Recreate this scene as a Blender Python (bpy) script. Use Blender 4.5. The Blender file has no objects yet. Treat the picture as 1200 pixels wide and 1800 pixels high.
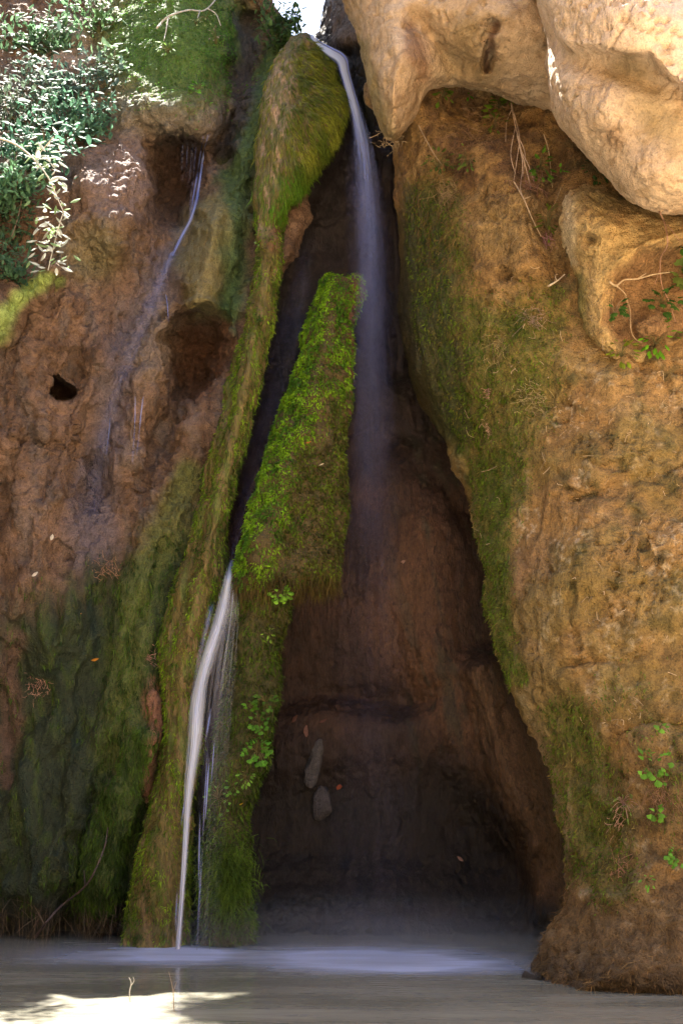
import bpy, math, random
import numpy as np
from mathutils import Vector, Matrix

random.seed(7)
RNG = np.random.default_rng(7)
scene = bpy.context.scene
COL = scene.collection

# ------------------------------------------------------------------ camera
PITCH = math.radians(14.0)
CAM = np.array((0.0, 0.0, 1.3))
F = 1930.0                      # focal length in pixels of the 1200x1800 photograph
cam_data = bpy.data.cameras.new("camera")
cam_data.sensor_fit = 'VERTICAL'
cam_data.sensor_height = 36.0
cam_data.lens = 36.0 * F / 1800.0
cam_data.clip_start = 0.05
cam_data.clip_end = 3000
cam = bpy.data.objects.new("camera", cam_data)
cam.location = CAM
cam.rotation_euler = (math.pi / 2 + PITCH, 0, 0)
COL.objects.link(cam)
scene.camera = cam

# ------------------------------------------------------------------ sky, sun, exposure
SUN_EL = math.radians(71.5)
SUN_AZ = math.radians(-22.0)    # from +Y (behind the cliff) towards -X (left)
to_sun = Vector((math.sin(SUN_AZ) * math.cos(SUN_EL), math.cos(SUN_AZ) * math.cos(SUN_EL), math.sin(SUN_EL)))
world = bpy.data.worlds.new("World")
scene.world = world
world.use_nodes = True
wn = world.node_tree.nodes
wl = world.node_tree.links
wn.clear()
sky = wn.new("ShaderNodeTexSky")
sky.sky_type = 'NISHITA'
sky.sun_disc = False
sky.sun_elevation = SUN_EL
sky.sun_rotation = SUN_AZ
sky.altitude = 200
sky.air_density = 1.0
sky.dust_density = 2.5
sky.ozone_density = 1.0
bg = wn.new("ShaderNodeBackground")
bg.inputs["Strength"].default_value = 0.06
wo = wn.new("ShaderNodeOutputWorld")
wl.new(sky.outputs[0], bg.inputs[0])
wl.new(bg.outputs[0], wo.inputs[0])

sun_data = bpy.data.lights.new("sun", 'SUN')
sun_data.energy = 5.0
sun_data.angle = math.radians(0.5)
sun_data.color = (1.0, 0.93, 0.82)
sun = bpy.data.objects.new("sun", sun_data)
sun.rotation_euler = to_sun.to_track_quat('Z', 'Y').to_euler()
sun.location = (-6, 12, 30)
COL.objects.link(sun)

vs = scene.view_settings
vs.view_transform = 'Standard'
vs.look = 'None'
vs.gamma = 1.0
vs.use_curve_mapping = False
vs.exposure = 3.15
scene.render.engine = 'CYCLES'
cy = scene.cycles
cy.use_denoising = True
cy.max_bounces = 8
cy.diffuse_bounces = 5
cy.glossy_bounces = 3
cy.transparent_max_bounces = 24
cy.volume_bounces = 1
cy.sample_clamp_indirect = 6.0
cy.use_adaptive_sampling = True
cy.adaptive_threshold = 0.02

# ------------------------------------------------------------------ helpers: picture <-> place
cp, sp_ = math.cos(PITCH), math.sin(PITCH)


def at(px, py, Y):
    """point at distance Y in front of the camera, seen in photo pixel px,py"""
    px, py, Y = np.broadcast_arrays(np.asarray(px, float), np.asarray(py, float), np.asarray(Y, float))
    u = (px - 600) / F
    v = (900 - py) / F
    k = Y / (cp - v * sp_)
    return np.stack([u * k, Y, CAM[2] + (sp_ + v * cp) * k], -1)


def proj(P):
    x, y, z = P[:, 0], P[:, 1], P[:, 2] - CAM[2]
    d = y * cp + z * sp_
    d = np.maximum(d, 0.1)
    return 600 + F * x / d, 900 - F * (-y * sp_ + z * cp) / d


# ------------------------------------------------------------------ helpers: noise
_pr = np.random.default_rng(11)
PERM = _pr.permutation(256).astype(np.int32)
GRAD = _pr.normal(size=(256, 3)).astype(np.float32)
GRAD /= np.linalg.norm(GRAD, axis=1)[:, None]


def perlin(p, seed=0):
    p = np.asarray(p, np.float32) + np.float32(seed * 17.31)
    i = np.floor(p).astype(np.int32)
    f = p - i
    w = f * f * f * (f * (f * 6 - 15) + 10)
    out = 0
    for dx in (0, 1):
        hx = PERM[(i[:, 0] + dx) & 255]
        wx = w[:, 0] if dx else 1 - w[:, 0]
        for dy in (0, 1):
            hy = PERM[(hx + i[:, 1] + dy) & 255]
            wy = w[:, 1] if dy else 1 - w[:, 1]
            for dz in (0, 1):
                g = GRAD[PERM[(hy + i[:, 2] + dz) & 255]]
                wz = w[:, 2] if dz else 1 - w[:, 2]
                dot = g[:, 0] * (f[:, 0] - dx) + g[:, 1] * (f[:, 1] - dy) + g[:, 2] * (f[:, 2] - dz)
                out = out + wx * wy * wz * dot
    return out * 1.5


def fbm(p, scale, octaves=4, seed=0, gain=0.5):
    p = np.asarray(p, np.float32) * scale
    a, s, t = 1.0, 0, 0
    for o in range(octaves):
        s = s + a * perlin(p, seed + o)
        t += a
        a *= gain
        p = p * 2.03
    return s / t


def ridged(p, scale, octaves=3, seed=0):
    p = np.asarray(p, np.float32) * scale
    a, s, t = 1.0, 0, 0
    for o in range(octaves):
        s = s + a * (1 - np.abs(perlin(p, seed + o)) * 2)
        t += a
        a *= 0.5
        p = p * 2.1
    return s / t


def sstep(a, b, x):
    t = np.clip((x - a) / (b - a), 0, 1)
    return t * t * (3 - 2 * t)


# ------------------------------------------------------------------ helpers: brushes in photo pixels
def line_dist(px, py, pts, widths=None):
    """distance to a polyline; with widths, distance divided by the local width"""
    best = np.full(px.shape, 1e9)
    for k in range(len(pts) - 1):
        ax, ay = pts[k]
        bx, by = pts[k + 1]
        dx, dy = bx - ax, by - ay
        t = np.clip(((px - ax) * dx + (py - ay) * dy) / (dx * dx + dy * dy + 1e-9), 0, 1)
        d = np.hypot(px - ax - t * dx, py - ay - t * dy)
        if widths is not None:
            d = d / (widths[k] * (1 - t) + widths[k + 1] * t)
        best = np.minimum(best, d)
    return best


def poly_sd(px, py, poly):
    """signed distance (positive inside) and nearest boundary point"""
    best = np.full(px.shape, 1e18)
    nx = np.zeros(px.shape)
    ny = np.zeros(px.shape)
    inside = np.zeros(px.shape, bool)
    n = len(poly)
    for k in range(n):
        ax, ay = poly[k]
        bx, by = poly[(k + 1) % n]
        dx, dy = bx - ax, by - ay
        t = np.clip(((px - ax) * dx + (py - ay) * dy) / (dx * dx + dy * dy + 1e-9), 0, 1)
        qx, qy = ax + t * dx, ay + t * dy
        d = (px - qx) ** 2 + (py - qy) ** 2
        m = d < best
        best = np.where(m, d, best)
        nx = np.where(m, qx, nx)
        ny = np.where(m, qy, ny)
        cond = ((ay > py) != (by > py))
        with np.errstate(divide='ignore', invalid='ignore'):
            xi = ax + (py - ay) * dx / (dy if dy != 0 else 1e-9)
        inside ^= cond & (px < xi)
    d = np.sqrt(best)
    return np.where(inside, d, -d), nx, ny


def blob(px, py, x, y, rx, ry, rot=0.0, p=2):
    c, s = math.cos(math.radians(rot)), math.sin(math.radians(rot))
    a = ((px - x) * c + (py - y) * s) / rx
    b = (-(px - x) * s + (py - y) * c) / ry
    r = np.sqrt(a * a + b * b)
    return np.exp(-(r ** p))


def stroke(px, py, pts, w, p=2):
    ws = w if isinstance(w, (list, tuple)) else [w] * len(pts)
    return np.exp(-(line_dist(px, py, pts, ws) ** p))


def region(px, py, poly, soft=12):
    sd, _, _ = poly_sd(px, py, poly)
    return sstep(-soft, soft, sd)


def smooth_poly(pts, n=4):
    """closed Catmull-Rom through the traced corners"""
    pts = np.asarray(pts, float)
    out = []
    m = len(pts)
    for k in range(m):
        p0, p1, p2, p3 = pts[k - 1], pts[k], pts[(k + 1) % m], pts[(k + 2) % m]
        for t in np.linspace(0, 1, n, endpoint=False):
            out.append(0.5 * ((2 * p1) + (-p0 + p2) * t + (2 * p0 - 5 * p1 + 4 * p2 - p3) * t * t + (-p0 + 3 * p1 - 3 * p2 + p3) * t ** 3))
    return [tuple(q) for q in out]


def curve_pts(pts, n):
    """open Catmull-Rom resample of rows"""
    P = np.asarray(pts, float)
    m = len(P)
    t = np.linspace(0, m - 1 - 1e-6, n)
    k = t.astype(int)
    f = (t - k)[:, None]
    g = lambda j: P[np.clip(j, 0, m - 1)]
    p0, p1, p2, p3 = g(k - 1), g(k), g(k + 1), g(k + 2)
    return 0.5 * (2 * p1 + (-p0 + p2) * f + (2 * p0 - 5 * p1 + 4 * p2 - p3) * f ** 2 + (-p0 + 3 * p1 - 3 * p2 + p3) * f ** 3)


# ------------------------------------------------------------------ helpers: meshes and objects
def new_mesh(name, V, faces_list, smooth=True):
    """faces_list: list of int arrays (n,3) or (n,4)"""
    me = bpy.data.meshes.new(name)
    V = np.asarray(V, np.float32)
    me.vertices.add(len(V))
    me.vertices.foreach_set("co", V.ravel())
    loops, starts, tot = [], [], 0
    for fa in faces_list:
        fa = np.asarray(fa, np.int32)
        if len(fa) == 0:
            continue
        n = fa.shape[1]
        loops.append(fa.ravel())
        starts.append(tot + np.arange(len(fa), dtype=np.int32) * n)
        tot += fa.size
    loops = np.concatenate(loops)
    starts = np.concatenate(starts)
    me.loops.add(len(loops))
    me.loops.foreach_set("vertex_index", loops)
    me.polygons.add(len(starts))
    me.polygons.foreach_set("loop_start", starts)
    me.update(calc_edges=True)
    me.validate()
    if smooth:
        me.polygons.foreach_set("use_smooth", np.ones(len(me.polygons), bool))
    return me


def set_col(me, name, C):
    a = me.attributes.new(name, 'FLOAT_COLOR', 'POINT')
    C = np.asarray(C, np.float32)
    if C.shape[1] == 3:
        C = np.concatenate([C, np.ones((len(C), 1), np.float32)], 1)
    a.data.foreach_set("color", C.ravel())


def set_float(me, name, v):
    a = me.attributes.new(name, 'FLOAT', 'POINT')
    a.data.foreach_set("value", np.asarray(v, np.float32))


def co(me):
    a = np.empty(len(me.vertices) * 3, np.float32)
    me.vertices.foreach_get("co", a)
    return a.reshape(-1, 3)


def normals(me):
    a = np.empty(len(me.vertices) * 3, np.float32)
    me.vertex_normals.foreach_get("vector", a)
    return a.reshape(-1, 3)


def link(name, me, mat=None, parent=None, label=None, cat=None, group=None, kind=None):
    o = bpy.data.objects.new(name, me)
    COL.objects.link(o)
    if mat is not None and me is not None:
        if len(me.materials) == 0:
            me.materials.append(mat)
    if parent is not None:
        o.parent = parent
        o.matrix_parent_inverse = Matrix.Translation(parent.location).inverted()
    tag(o, label, cat, group, kind)
    return o


def tag(o, label=None, cat=None, group=None, kind=None):
    if label: o["label"] = label
    if cat: o["category"] = cat
    if group: o["group"] = group
    if kind: o["kind"] = kind


def empty(name, loc, label, cat, group=None):
    o = bpy.data.objects.new(name, None)
    o.location = loc
    o.empty_display_size = 0.1
    COL.objects.link(o)
    tag(o, label, cat, group)
    return o


def solid(name, poly, yfront, yback, step, voxel, back_cut=None):
    """Closed rock body whose outline is `poly` (photo pixels), front and back depth given by
    functions of (px, py, edge distance); voxel-remeshed to even facets. Returns a mesh."""
    poly = smooth_poly(poly) if len(poly) > 6 else poly
    P = np.asarray(poly)
    x0, y0 = P.min(0) - step
    x1, y1 = P.max(0) + step
    gx = np.arange(x0, x1 + step, step)
    gy = np.arange(y0, y1 + step, step)
    X, Yp = np.meshgrid(gx, gy)
    sh = X.shape
    X, Yp = X.ravel(), Yp.ravel()
    sd, nx, ny = poly_sd(X, Yp, poly)
    keep = sd > -0.75 * step
    out = sd < 0.15 * step
    X = np.where(keep & out, nx, X)
    Yp = np.where(keep & out, ny, Yp)
    sd = np.where(out, 0, sd)
    idx = np.arange(X.size).reshape(sh)
    a, b, c, d = idx[:-1, :-1].ravel(), idx[:-1, 1:].ravel(), idx[1:, 1:].ravel(), idx[1:, :-1].ravel()
    ok = keep[a] & keep[b] & keep[c] & keep[d]
    quads = np.stack([a, d, c, b], 1)[ok]
    used = np.unique(quads)
    remap = np.full(X.size, -1)
    remap[used] = np.arange(len(used))
    quads = remap[quads]
    X, Yp, sd = X[used], Yp[used], sd[used]
    n = len(used)
    yf = yfront(X, Yp, sd)
    yb = np.maximum(yback(X, Yp, sd), yf + 0.02)
    V = np.concatenate([at(X, Yp, yf), at(X, Yp, yb)])
    # boundary edges -> side walls
    e = np.concatenate([quads[:, [0, 1]], quads[:, [1, 2]], quads[:, [2, 3]], quads[:, [3, 0]]])
    key = np.sort(e, 1)
    key = key[:, 0].astype(np.int64) * n + key[:, 1]
    u, cnt = np.unique(key, return_counts=True)
    bmask = np.isin(key, u[cnt == 1])
    be = e[bmask]
    side = np.stack([be[:, 1], be[:, 0], be[:, 0] + n, be[:, 1] + n], 1)
    me = new_mesh("tmp", V, [quads, quads[:, ::-1] + n, side])
    o = bpy.data.objects.new("tmp", me)
    COL.objects.link(o)
    m = o.modifiers.new("r", 'REMESH')
    m.mode = 'VOXEL'
    m.voxel_size = voxel
    m.adaptivity = 0
    s = o.modifiers.new("s", 'SMOOTH')
    s.iterations = 2
    s.factor = 0.5
    dg = bpy.context.evaluated_depsgraph_get()
    me2 = bpy.data.meshes.new_from_object(o.evaluated_get(dg))
    bpy.data.objects.remove(o)
    bpy.data.meshes.remove(me)
    if back_cut is not None:                      # drop the never-seen inner faces
        P3 = co(me2).copy()
        Q = np.empty(len(me2.polygons) * 4, np.int32)
        lt = np.empty(len(me2.polygons), np.int32)
        me2.polygons.foreach_get("loop_total", lt)
        li = np.empty(len(me2.loops), np.int32)
        me2.loops.foreach_get("vertex_index", li)
        if (lt == 4).all():
            Q = li.reshape(-1, 4)
            ppx, ppy = proj(P3)
            cut = P3[:, 1] > back_cut(ppx, ppy)
            Q = Q[~cut[Q].all(1)]
            used = np.unique(Q)
            rm = np.full(len(P3), -1)
            rm[used] = np.arange(len(used))
            bpy.data.meshes.remove(me2)
            me2 = new_mesh(name, P3[used], [rm[Q]])
    me2.name = name
    me2.polygons.foreach_set("use_smooth", np.ones(len(me2.polygons), bool))
    return me2


def displace(me, fn):
    P = co(me).copy()
    N = normals(me)
    px, py = proj(P)
    P2 = P + N * fn(P, N, px, py)[:, None]
    me.vertices.foreach_set("co", P2.astype(np.float32).ravel())
    me.update()
    return P2


def lerp(C, mask, color):
    m = np.clip(mask, 0, 1)[:, None]
    return C * (1 - m) + np.asarray(color, float)[None, :] * m


# blades: tapering bent strips, all in one mesh
def blades(P, D, S, L, W, tint, droop=0.3, tipw=0.0):
    n = len(P)
    L = np.asarray(L)[:, None]
    W = np.asarray(W)[:, None] * 0.5
    g = np.array((0, 0, -1.0))
    mid = P + D * L * 0.5 + g * L * droop * 0.18
    tip = P + D * L * 0.95 + g * L * droop * 0.75
    V = np.stack([P - S * W * 0.7, P + S * W * 0.7, mid - S * W, mid + S * W, tip], 1).reshape(-1, 3)
    b = np.arange(n)[:, None] * 5
    quads = b + np.array([[0, 1, 3, 2]])
    tris = b + np.array([[2, 3, 4]])
    C = np.repeat(tint, 5, axis=0)
    return V, quads, tris, C


def unit(a):
    return a / (np.linalg.norm(a, axis=1)[:, None] + 1e-9)


def sample_surface(me, weight, n, jitter=0.008, seed=0):
    r = np.random.default_rng(seed)
    P = co(me)
    N = normals(me)
    w = np.clip(weight, 0, None)
    w = w / w.sum()
    i = r.choice(len(P), n, p=w)
    return P[i] + r.normal(size=(n, 3)) * jitter, N[i], i


def moss_on(name, parent, me, weight, n, length, width, tint_fn, mat, lay=0.6, comb=None, seed=0, droop=0.3, lvar=0.45, spread=0.45):
    """a fleece of small leaf blades over a rock body"""
    r = np.random.default_rng(seed + 100)
    P, N, i = sample_surface(me, weight, n, seed=seed)
    g = np.zeros_like(N)
    g[:, 2] = -1
    if comb is not None:
        g = g + comb(P)
    t = g - N * (g * N).sum(1)[:, None]
    D = unit(N * (1 - lay) + unit(t) * lay + r.normal(size=N.shape) * spread)
    S = unit(np.cross(D, r.normal(size=N.shape)))
    L = length(P) if callable(length) else np.full(n, length)
    L = L * r.uniform(1 - lvar, 1 + lvar, n)
    W = np.full(n, width) * r.uniform(0.7, 1.3, n)
    T = tint_fn(P, r)
    V, q, t3, C = blades(P - N * 0.006, D, S, L, W, T, droop)
    m2 = new_mesh(name, V, [q, t3], smooth=False)
    set_col(m2, "tint", C)
    return link(name, m2, mat, parent, kind="stuff")


def tube(P, R, sides=6, caps=True):
    P = np.asarray(P, float)
    n = len(P)
    R = np.broadcast_to(np.asarray(R, float), (n,))
    T = np.gradient(P, axis=0)
    T = unit(T)
    up = np.array((0.3, 0.2, 0.9))
    A = unit(np.cross(T, up))
    B = np.cross(T, A)
    ang = np.linspace(0, 2 * math.pi, sides, endpoint=False)
    V = (P[:, None] + R[:, None, None] * (np.cos(ang)[None, :, None] * A[:, None] + np.sin(ang)[None, :, None] * B[:, None])).reshape(-1, 3)
    q = []
    i = np.arange(n - 1)[:, None] * sides
    j = np.arange(sides)[None]
    q = np.stack([i + j, i + (j + 1) % sides, i + sides + (j + 1) % sides, i + sides + j], -1).reshape(-1, 4)
    return V, q


class Join:
    """collects pieces of one part"""
    def __init__(self):
        self.V, self.F4, self.F3, self.C, self.n = [], [], [], [], 0

    def add(self, V, F4=None, F3=None, C=None):
        V = np.asarray(V)
        if F4 is not None and len(F4): self.F4.append(np.asarray(F4) + self.n)
        if F3 is not None and len(F3): self.F3.append(np.asarray(F3) + self.n)
        self.V.append(V)
        if C is not None:
            C = np.asarray(C, float)
            self.C.append(np.broadcast_to(C, (len(V), 3)) if C.ndim == 1 else C)
        self.n += len(V)

    def mesh(self, name, smooth=True):
        fl = []
        if self.F4: fl.append(np.concatenate(self.F4))
        if self.F3: fl.append(np.concatenate(self.F3))
        me = new_mesh(name, np.concatenate(self.V), fl, smooth)
        if self.C:
            set_col(me, "tint", np.concatenate(self.C))
        return me


# ------------------------------------------------------------------ materials
def base_mat(name):
    m = bpy.data.materials.new(name)
    m.use_nodes = True
    nt = m.node_tree
    nt.nodes.clear()
    out = nt.nodes.new("ShaderNodeOutputMaterial")
    return m, nt, nt.nodes, nt.links, out


def node(nt, typ, **kw):
    n = nt.nodes.new(typ)
    for k, v in kw.items():
        if k.startswith("i_"):
            n.inputs[k[2:].replace("_", " ")].default_value = v
        else:
            setattr(n, k, v)
    return n


def rock_material(name, grain=0.5, pits=0.6, bump=0.5, stretch=1.0, speck=0.45):
    m, nt, N, L, out = base_mat(name)
    bs = N.new("ShaderNodeBsdfPrincipled")
    L.new(bs.outputs[0], out.inputs[0])
    geo = N.new("ShaderNodeTexCoord")
    mp = node(nt, "ShaderNodeMapping")
    mp.inputs["Scale"].default_value = (1, 1, stretch)
    L.new(geo.outputs["Object"], mp.inputs[0])
    col = node(nt, "ShaderNodeAttribute", attribute_name="col")
    wet = node(nt, "ShaderNodeAttribute", attribute_name="wet")
    n1 = node(nt, "ShaderNodeTexNoise", i_Scale=14.0, i_Detail=8.0, i_Roughness=0.68)
    n2 = node(nt, "ShaderNodeTexNoise", i_Scale=75.0, i_Detail=5.0, i_Roughness=0.7)
    vo = node(nt, "ShaderNodeTexVoronoi", i_Scale=48.0)
    for t in (n1, n2, vo):
        L.new(mp.outputs[0], t.inputs["Vector"])
    r1 = node(nt, "ShaderNodeMapRange", i_From_Min=0.25, i_From_Max=0.75, i_To_Min=1 - grain, i_To_Max=1 + grain)
    L.new(n1.outputs["Fac"], r1.inputs["Value"])
    r2 = node(nt, "ShaderNodeMapRange", i_From_Min=0.3, i_From_Max=0.7, i_To_Min=1 - speck, i_To_Max=1 + speck)
    L.new(n2.outputs["Fac"], r2.inputs["Value"])
    mu = node(nt, "ShaderNodeMath", operation='MULTIPLY')
    L.new(r1.outputs[0], mu.inputs[0]); L.new(r2.outputs[0], mu.inputs[1])
    # grime in the pores and pale lime grains, both hard-edged
    n3 = node(nt, "ShaderNodeTexNoise", i_Scale=34.0, i_Detail=7.0, i_Roughness=0.75)
    n4 = node(nt, "ShaderNodeTexNoise", i_Scale=52.0, i_Detail=6.0, i_Roughness=0.8)
    L.new(mp.outputs[0], n3.inputs["Vector"]); L.new(mp.outputs[0], n4.inputs["Vector"])
    r3 = node(nt, "ShaderNodeMapRange", i_From_Min=0.54, i_From_Max=0.61, i_To_Min=1.0, i_To_Max=1 - 1.15 * speck)
    r4 = node(nt, "ShaderNodeMapRange", i_From_Min=0.59, i_From_Max=0.65, i_To_Min=1.0, i_To_Max=1 + 1.3 * speck)
    L.new(n3.outputs["Fac"], r3.inputs["Value"]); L.new(n4.outputs["Fac"], r4.inputs["Value"])
    mu2 = node(nt, "ShaderNodeMath", operation='MULTIPLY')
    L.new(r3.outputs[0], mu2.inputs[0]); L.new(r4.outputs[0], mu2.inputs[1])
    mu3 = node(nt, "ShaderNodeMath", operation='MULTIPLY')
    L.new(mu.outputs[0], mu3.inputs[0]); L.new(mu2.outputs[0], mu3.inputs[1])
    vm = node(nt, "ShaderNodeVectorMath", operation='SCALE')
    L.new(col.outputs["Color"], vm.inputs[0]); L.new(mu3.outputs[0], vm.inputs["Scale"])
    L.new(vm.outputs[0], bs.inputs["Base Color"])
    rr = node(nt, "ShaderNodeMapRange", i_To_Min=0.92, i_To_Max=0.38)
    L.new(wet.outputs["Fac"], rr.inputs["Value"])
    L.new(rr.outputs[0], bs.inputs["Roughness"])
    bs.inputs["Specular IOR Level"].default_value = 0.35
    # relief
    vr = node(nt, "ShaderNodeMapRange", i_From_Min=0.0, i_From_Max=0.5, i_To_Min=0.0, i_To_Max=pits)
    L.new(vo.outputs["Distance"], vr.inputs["Value"])
    ad = node(nt, "ShaderNodeMath", operation='ADD')
    L.new(n1.outputs["Fac"], ad.inputs[0]); L.new(vr.outputs[0], ad.inputs[1])
    ad2 = node(nt, "ShaderNodeMath", operation='MULTIPLY_ADD')
    L.new(n2.outputs["Fac"], ad2.inputs[0]); ad2.inputs[1].default_value = 0.5; L.new(ad.outputs[0], ad2.inputs[2])
    bp = node(nt, "ShaderNodeBump", i_Strength=bump, i_Distance=0.035)
    L.new(ad2.outputs[0], bp.inputs["Height"])
    L.new(bp.outputs[0], bs.inputs["Normal"])
    return m


def leaf_material(name, translucency=0.35, rough=0.6, spec=0.3):
    m, nt, N, L, out = base_mat(name)
    bs = N.new("ShaderNodeBsdfPrincipled")
    tr = N.new("ShaderNodeBsdfTranslucent")
    mx = node(nt, "ShaderNodeMixShader", i_Fac=translucency)
    at_ = node(nt, "ShaderNodeAttribute", attribute_name="tint")
    tc = N.new("ShaderNodeTexCoord")
    n1 = node(nt, "ShaderNodeTexNoise", i_Scale=40.0, i_Detail=3.0)
    L.new(tc.outputs["Object"], n1.inputs["Vector"])
    r1 = node(nt, "ShaderNodeMapRange", i_From_Min=0.3, i_From_Max=0.7, i_To_Min=0.75, i_To_Max=1.25)
    L.new(n1.outputs["Fac"], r1.inputs["Value"])
    vm = node(nt, "ShaderNodeVectorMath", operation='SCALE')
    L.new(at_.outputs["Color"], vm.inputs[0]); L.new(r1.outputs[0], vm.inputs["Scale"])
    L.new(vm.outputs[0], bs.inputs["Base Color"])
    L.new(vm.outputs[0], tr.inputs["Color"])
    bs.inputs["Roughness"].default_value = rough
    bs.inputs["Specular IOR Level"].default_value = spec
    L.new(bs.outputs[0], mx.inputs[1]); L.new(tr.outputs[0], mx.inputs[2])
    L.new(mx.outputs[0], out.inputs[0])
    return m


def fall_material(name, tint=(0.66, 0.72, 0.95), streak=26.0, lo=0.25):
    """white water: opacity from the attribute dens, streaked along the flow"""
    m, nt, N, L, out = base_mat(name)
    df = node(nt, "ShaderNodeBsdfDiffuse"); df.inputs[0].default_value = (*tint, 1)
    tl = node(nt, "ShaderNodeBsdfTranslucent"); tl.inputs[0].default_value = (*tint, 1)
    gl = node(nt, "ShaderNodeBsdfGlossy"); gl.inputs["Roughness"].default_value = 0.35
    m1 = node(nt, "ShaderNodeMixShader", i_Fac=0.35)
    L.new(df.outputs[0], m1.inputs[1]); L.new(tl.outputs[0], m1.inputs[2])
    m2 = node(nt, "ShaderNodeMixShader", i_Fac=0.08)
    L.new(m1.outputs[0], m2.inputs[1]); L.new(gl.outputs[0], m2.inputs[2])
    tp = N.new("ShaderNodeBsdfTransparent")
    m3 = N.new("ShaderNodeMixShader")
    dens = node(nt, "ShaderNodeAttribute", attribute_name="dens")
    flow = node(nt, "ShaderNodeAttribute", attribute_name="flow")
    mp = node(nt, "ShaderNodeMapping"); mp.inputs["Scale"].default_value = (streak, 1.1, 3.0)
    L.new(flow.outputs["Vector"], mp.inputs[0])
    n1 = node(nt, "ShaderNodeTexNoise", i_Scale=1.0, i_Detail=4.0, i_Roughness=0.6)
    L.new(mp.outputs[0], n1.inputs["Vector"])
    r1 = node(nt, "ShaderNodeMapRange", i_From_Min=0.32, i_From_Max=0.68, i_To_Min=lo, i_To_Max=1.25)
    L.new(n1.outputs["Fac"], r1.inputs["Value"])
    mu = node(nt, "ShaderNodeMath", operation='MULTIPLY', use_clamp=True)
    L.new(r1.outputs[0], mu.inputs[0]); L.new(dens.outputs["Fac"], mu.inputs[1])
    L.new(mu.outputs[0], m3.inputs[0])
    L.new(tp.outputs[0], m3.inputs[1]); L.new(m2.outputs[0], m3.inputs[2])
    L.new(m3.outputs[0], out.inputs[0])
    return m


M_ROCK = rock_material("weathered_limestone", grain=0.45, pits=0.6, bump=0.7, speck=0.33)
M_SOFT = rock_material("smooth_limestone", grain=0.28, pits=0.35, bump=0.6, speck=0.2)
M_TUFA = rock_material("streaked_tufa", grain=0.45, pits=0.3, bump=0.6, stretch=0.3)
M_MOSS = leaf_material("moss_leaf", 0.3, 0.6, 0.25)
M_LEAF = leaf_material("green_leaf", 0.35, 0.6, 0.15)
M_DRY = leaf_material("dry_stem", 0.0, 0.8, 0.2)
M_FALL = fall_material("white_water", tint=(0.36, 0.45, 1.0), lo=0.3)
M_FINE = fall_material("fine_spray_water", tint=(0.7, 0.75, 0.95), streak=60.0, lo=0.0)
M_SILK = fall_material("silky_white_water", tint=(0.66, 0.74, 0.99), streak=16.0, lo=0.55)
M_VEIL = fall_material("thin_veil_water", tint=(0.36, 0.38, 0.90), streak=30.0)

# ------------------------------------------------------------------ the setting: ground and pool
def ground_z(x, y):
    pool = np.maximum(sstep(2.2, 4.6, y) * sstep(9.5, 6.5, np.abs(x)), sstep(9.0, 6.0, np.hypot(x, y - 6)))
    pool = pool * (1 - sstep(2.9, 3.6, x) * sstep(8.5, 7.5, y))  # unseen right bank, added to bounce warm sunlight
    z = 0.35 - 1.3 * pool
    left = sstep(-4.4, -5.8, x)  # unseen left gorge side, set close and high to block sky light
    right = sstep(7.2, 10.4, x)
    back = sstep(-11, -16, y)  # unseen wall behind the camera, added for its sunlit bounce
    front = sstep(12.0, 12.8, y)
    up = lambda z, k, H: z + (H - z) * k
    z = up(z, back, 7.0)
    z = up(z, right, 7.0)
    z = up(z, front, 9.0)
    z = up(z, left, 9.0 + 6.0 * sstep(13, 11, y))
    return z

xs = np.concatenate([-np.geomspace(900, 14, 16), np.linspace(-13.5, 13.5, 163), np.geomspace(14, 900, 16)])
ys = np.concatenate([-np.geomspace(900, 19, 16), np.linspace(-18, 14, 161), np.geomspace(15, 900, 16)])
GX, GY = np.meshgrid(xs, ys)
gp = np.stack([GX.ravel(), GY.ravel(), 0 * GX.ravel()], 1)
gz0 = ground_z(gp[:, 0], gp[:, 1])
gz = gz0 + 0.12 * fbm(gp, 0.6, 3, 3) + 0.5 * fbm(gp, 0.13, 2, 5) * (gz0 > 0.5)
gp[:, 2] = gz
i = np.arange(GX.size).reshape(GX.shape)
gq = np.stack([i[:-1, :-1].ravel(), i[:-1, 1:].ravel(), i[1:, 1:].ravel(), i[1:, :-1].ravel()], 1)
ground_me = new_mesh("ground", gp, [gq])
gc = np.tile(np.array([[0.45, 0.33, 0.19]]), (len(gp), 1))  # sand tone pushed orange to warm the bounced light
gc = lerp(gc, ((gz0 > 8.9) | (gp[:, 1] > 12.2)) * 1.0, (0.10, 0.12, 0.05))
set_col(ground_me, "col", gc)
set_float(ground_me, "wet", np.zeros(len(gp)))
link("ground", ground_me, M_SOFT, kind="structure")

# water
m, nt, N, L, out = base_mat("milky_pool_water")
bs = N.new("ShaderNodeBsdfPrincipled")
L.new(bs.outputs[0], out.inputs[0])
bs.inputs["Roughness"].default_value = 0.10
bs.inputs["IOR"].default_value = 1.33
tc = N.new("ShaderNodeTexCoord")
mp = node(nt, "ShaderNodeMapping"); mp.inputs["Scale"].default_value = (0.35, 1.4, 1)
L.new(tc.outputs["Object"], mp.inputs[0])
n1 = node(nt, "ShaderNodeTexNoise", i_Scale=1.6, i_Detail=4.0)
L.new(mp.outputs[0], n1.inputs["Vector"])
cr = N.new("ShaderNodeValToRGB")
cr.color_ramp.elements[0].position = 0.35; cr.color_ramp.elements[0].color = (0.15, 0.145, 0.115, 1)
cr.color_ramp.elements[1].position = 0.7; cr.color_ramp.elements[1].color = (0.26, 0.25, 0.21, 1)
L.new(n1.outputs["Fac"], cr.inputs[0]); L.new(cr.outputs[0], bs.inputs["Base Color"])
n2 = node(nt, "ShaderNodeTexNoise", i_Scale=5.0, i_Detail=3.0)
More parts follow.
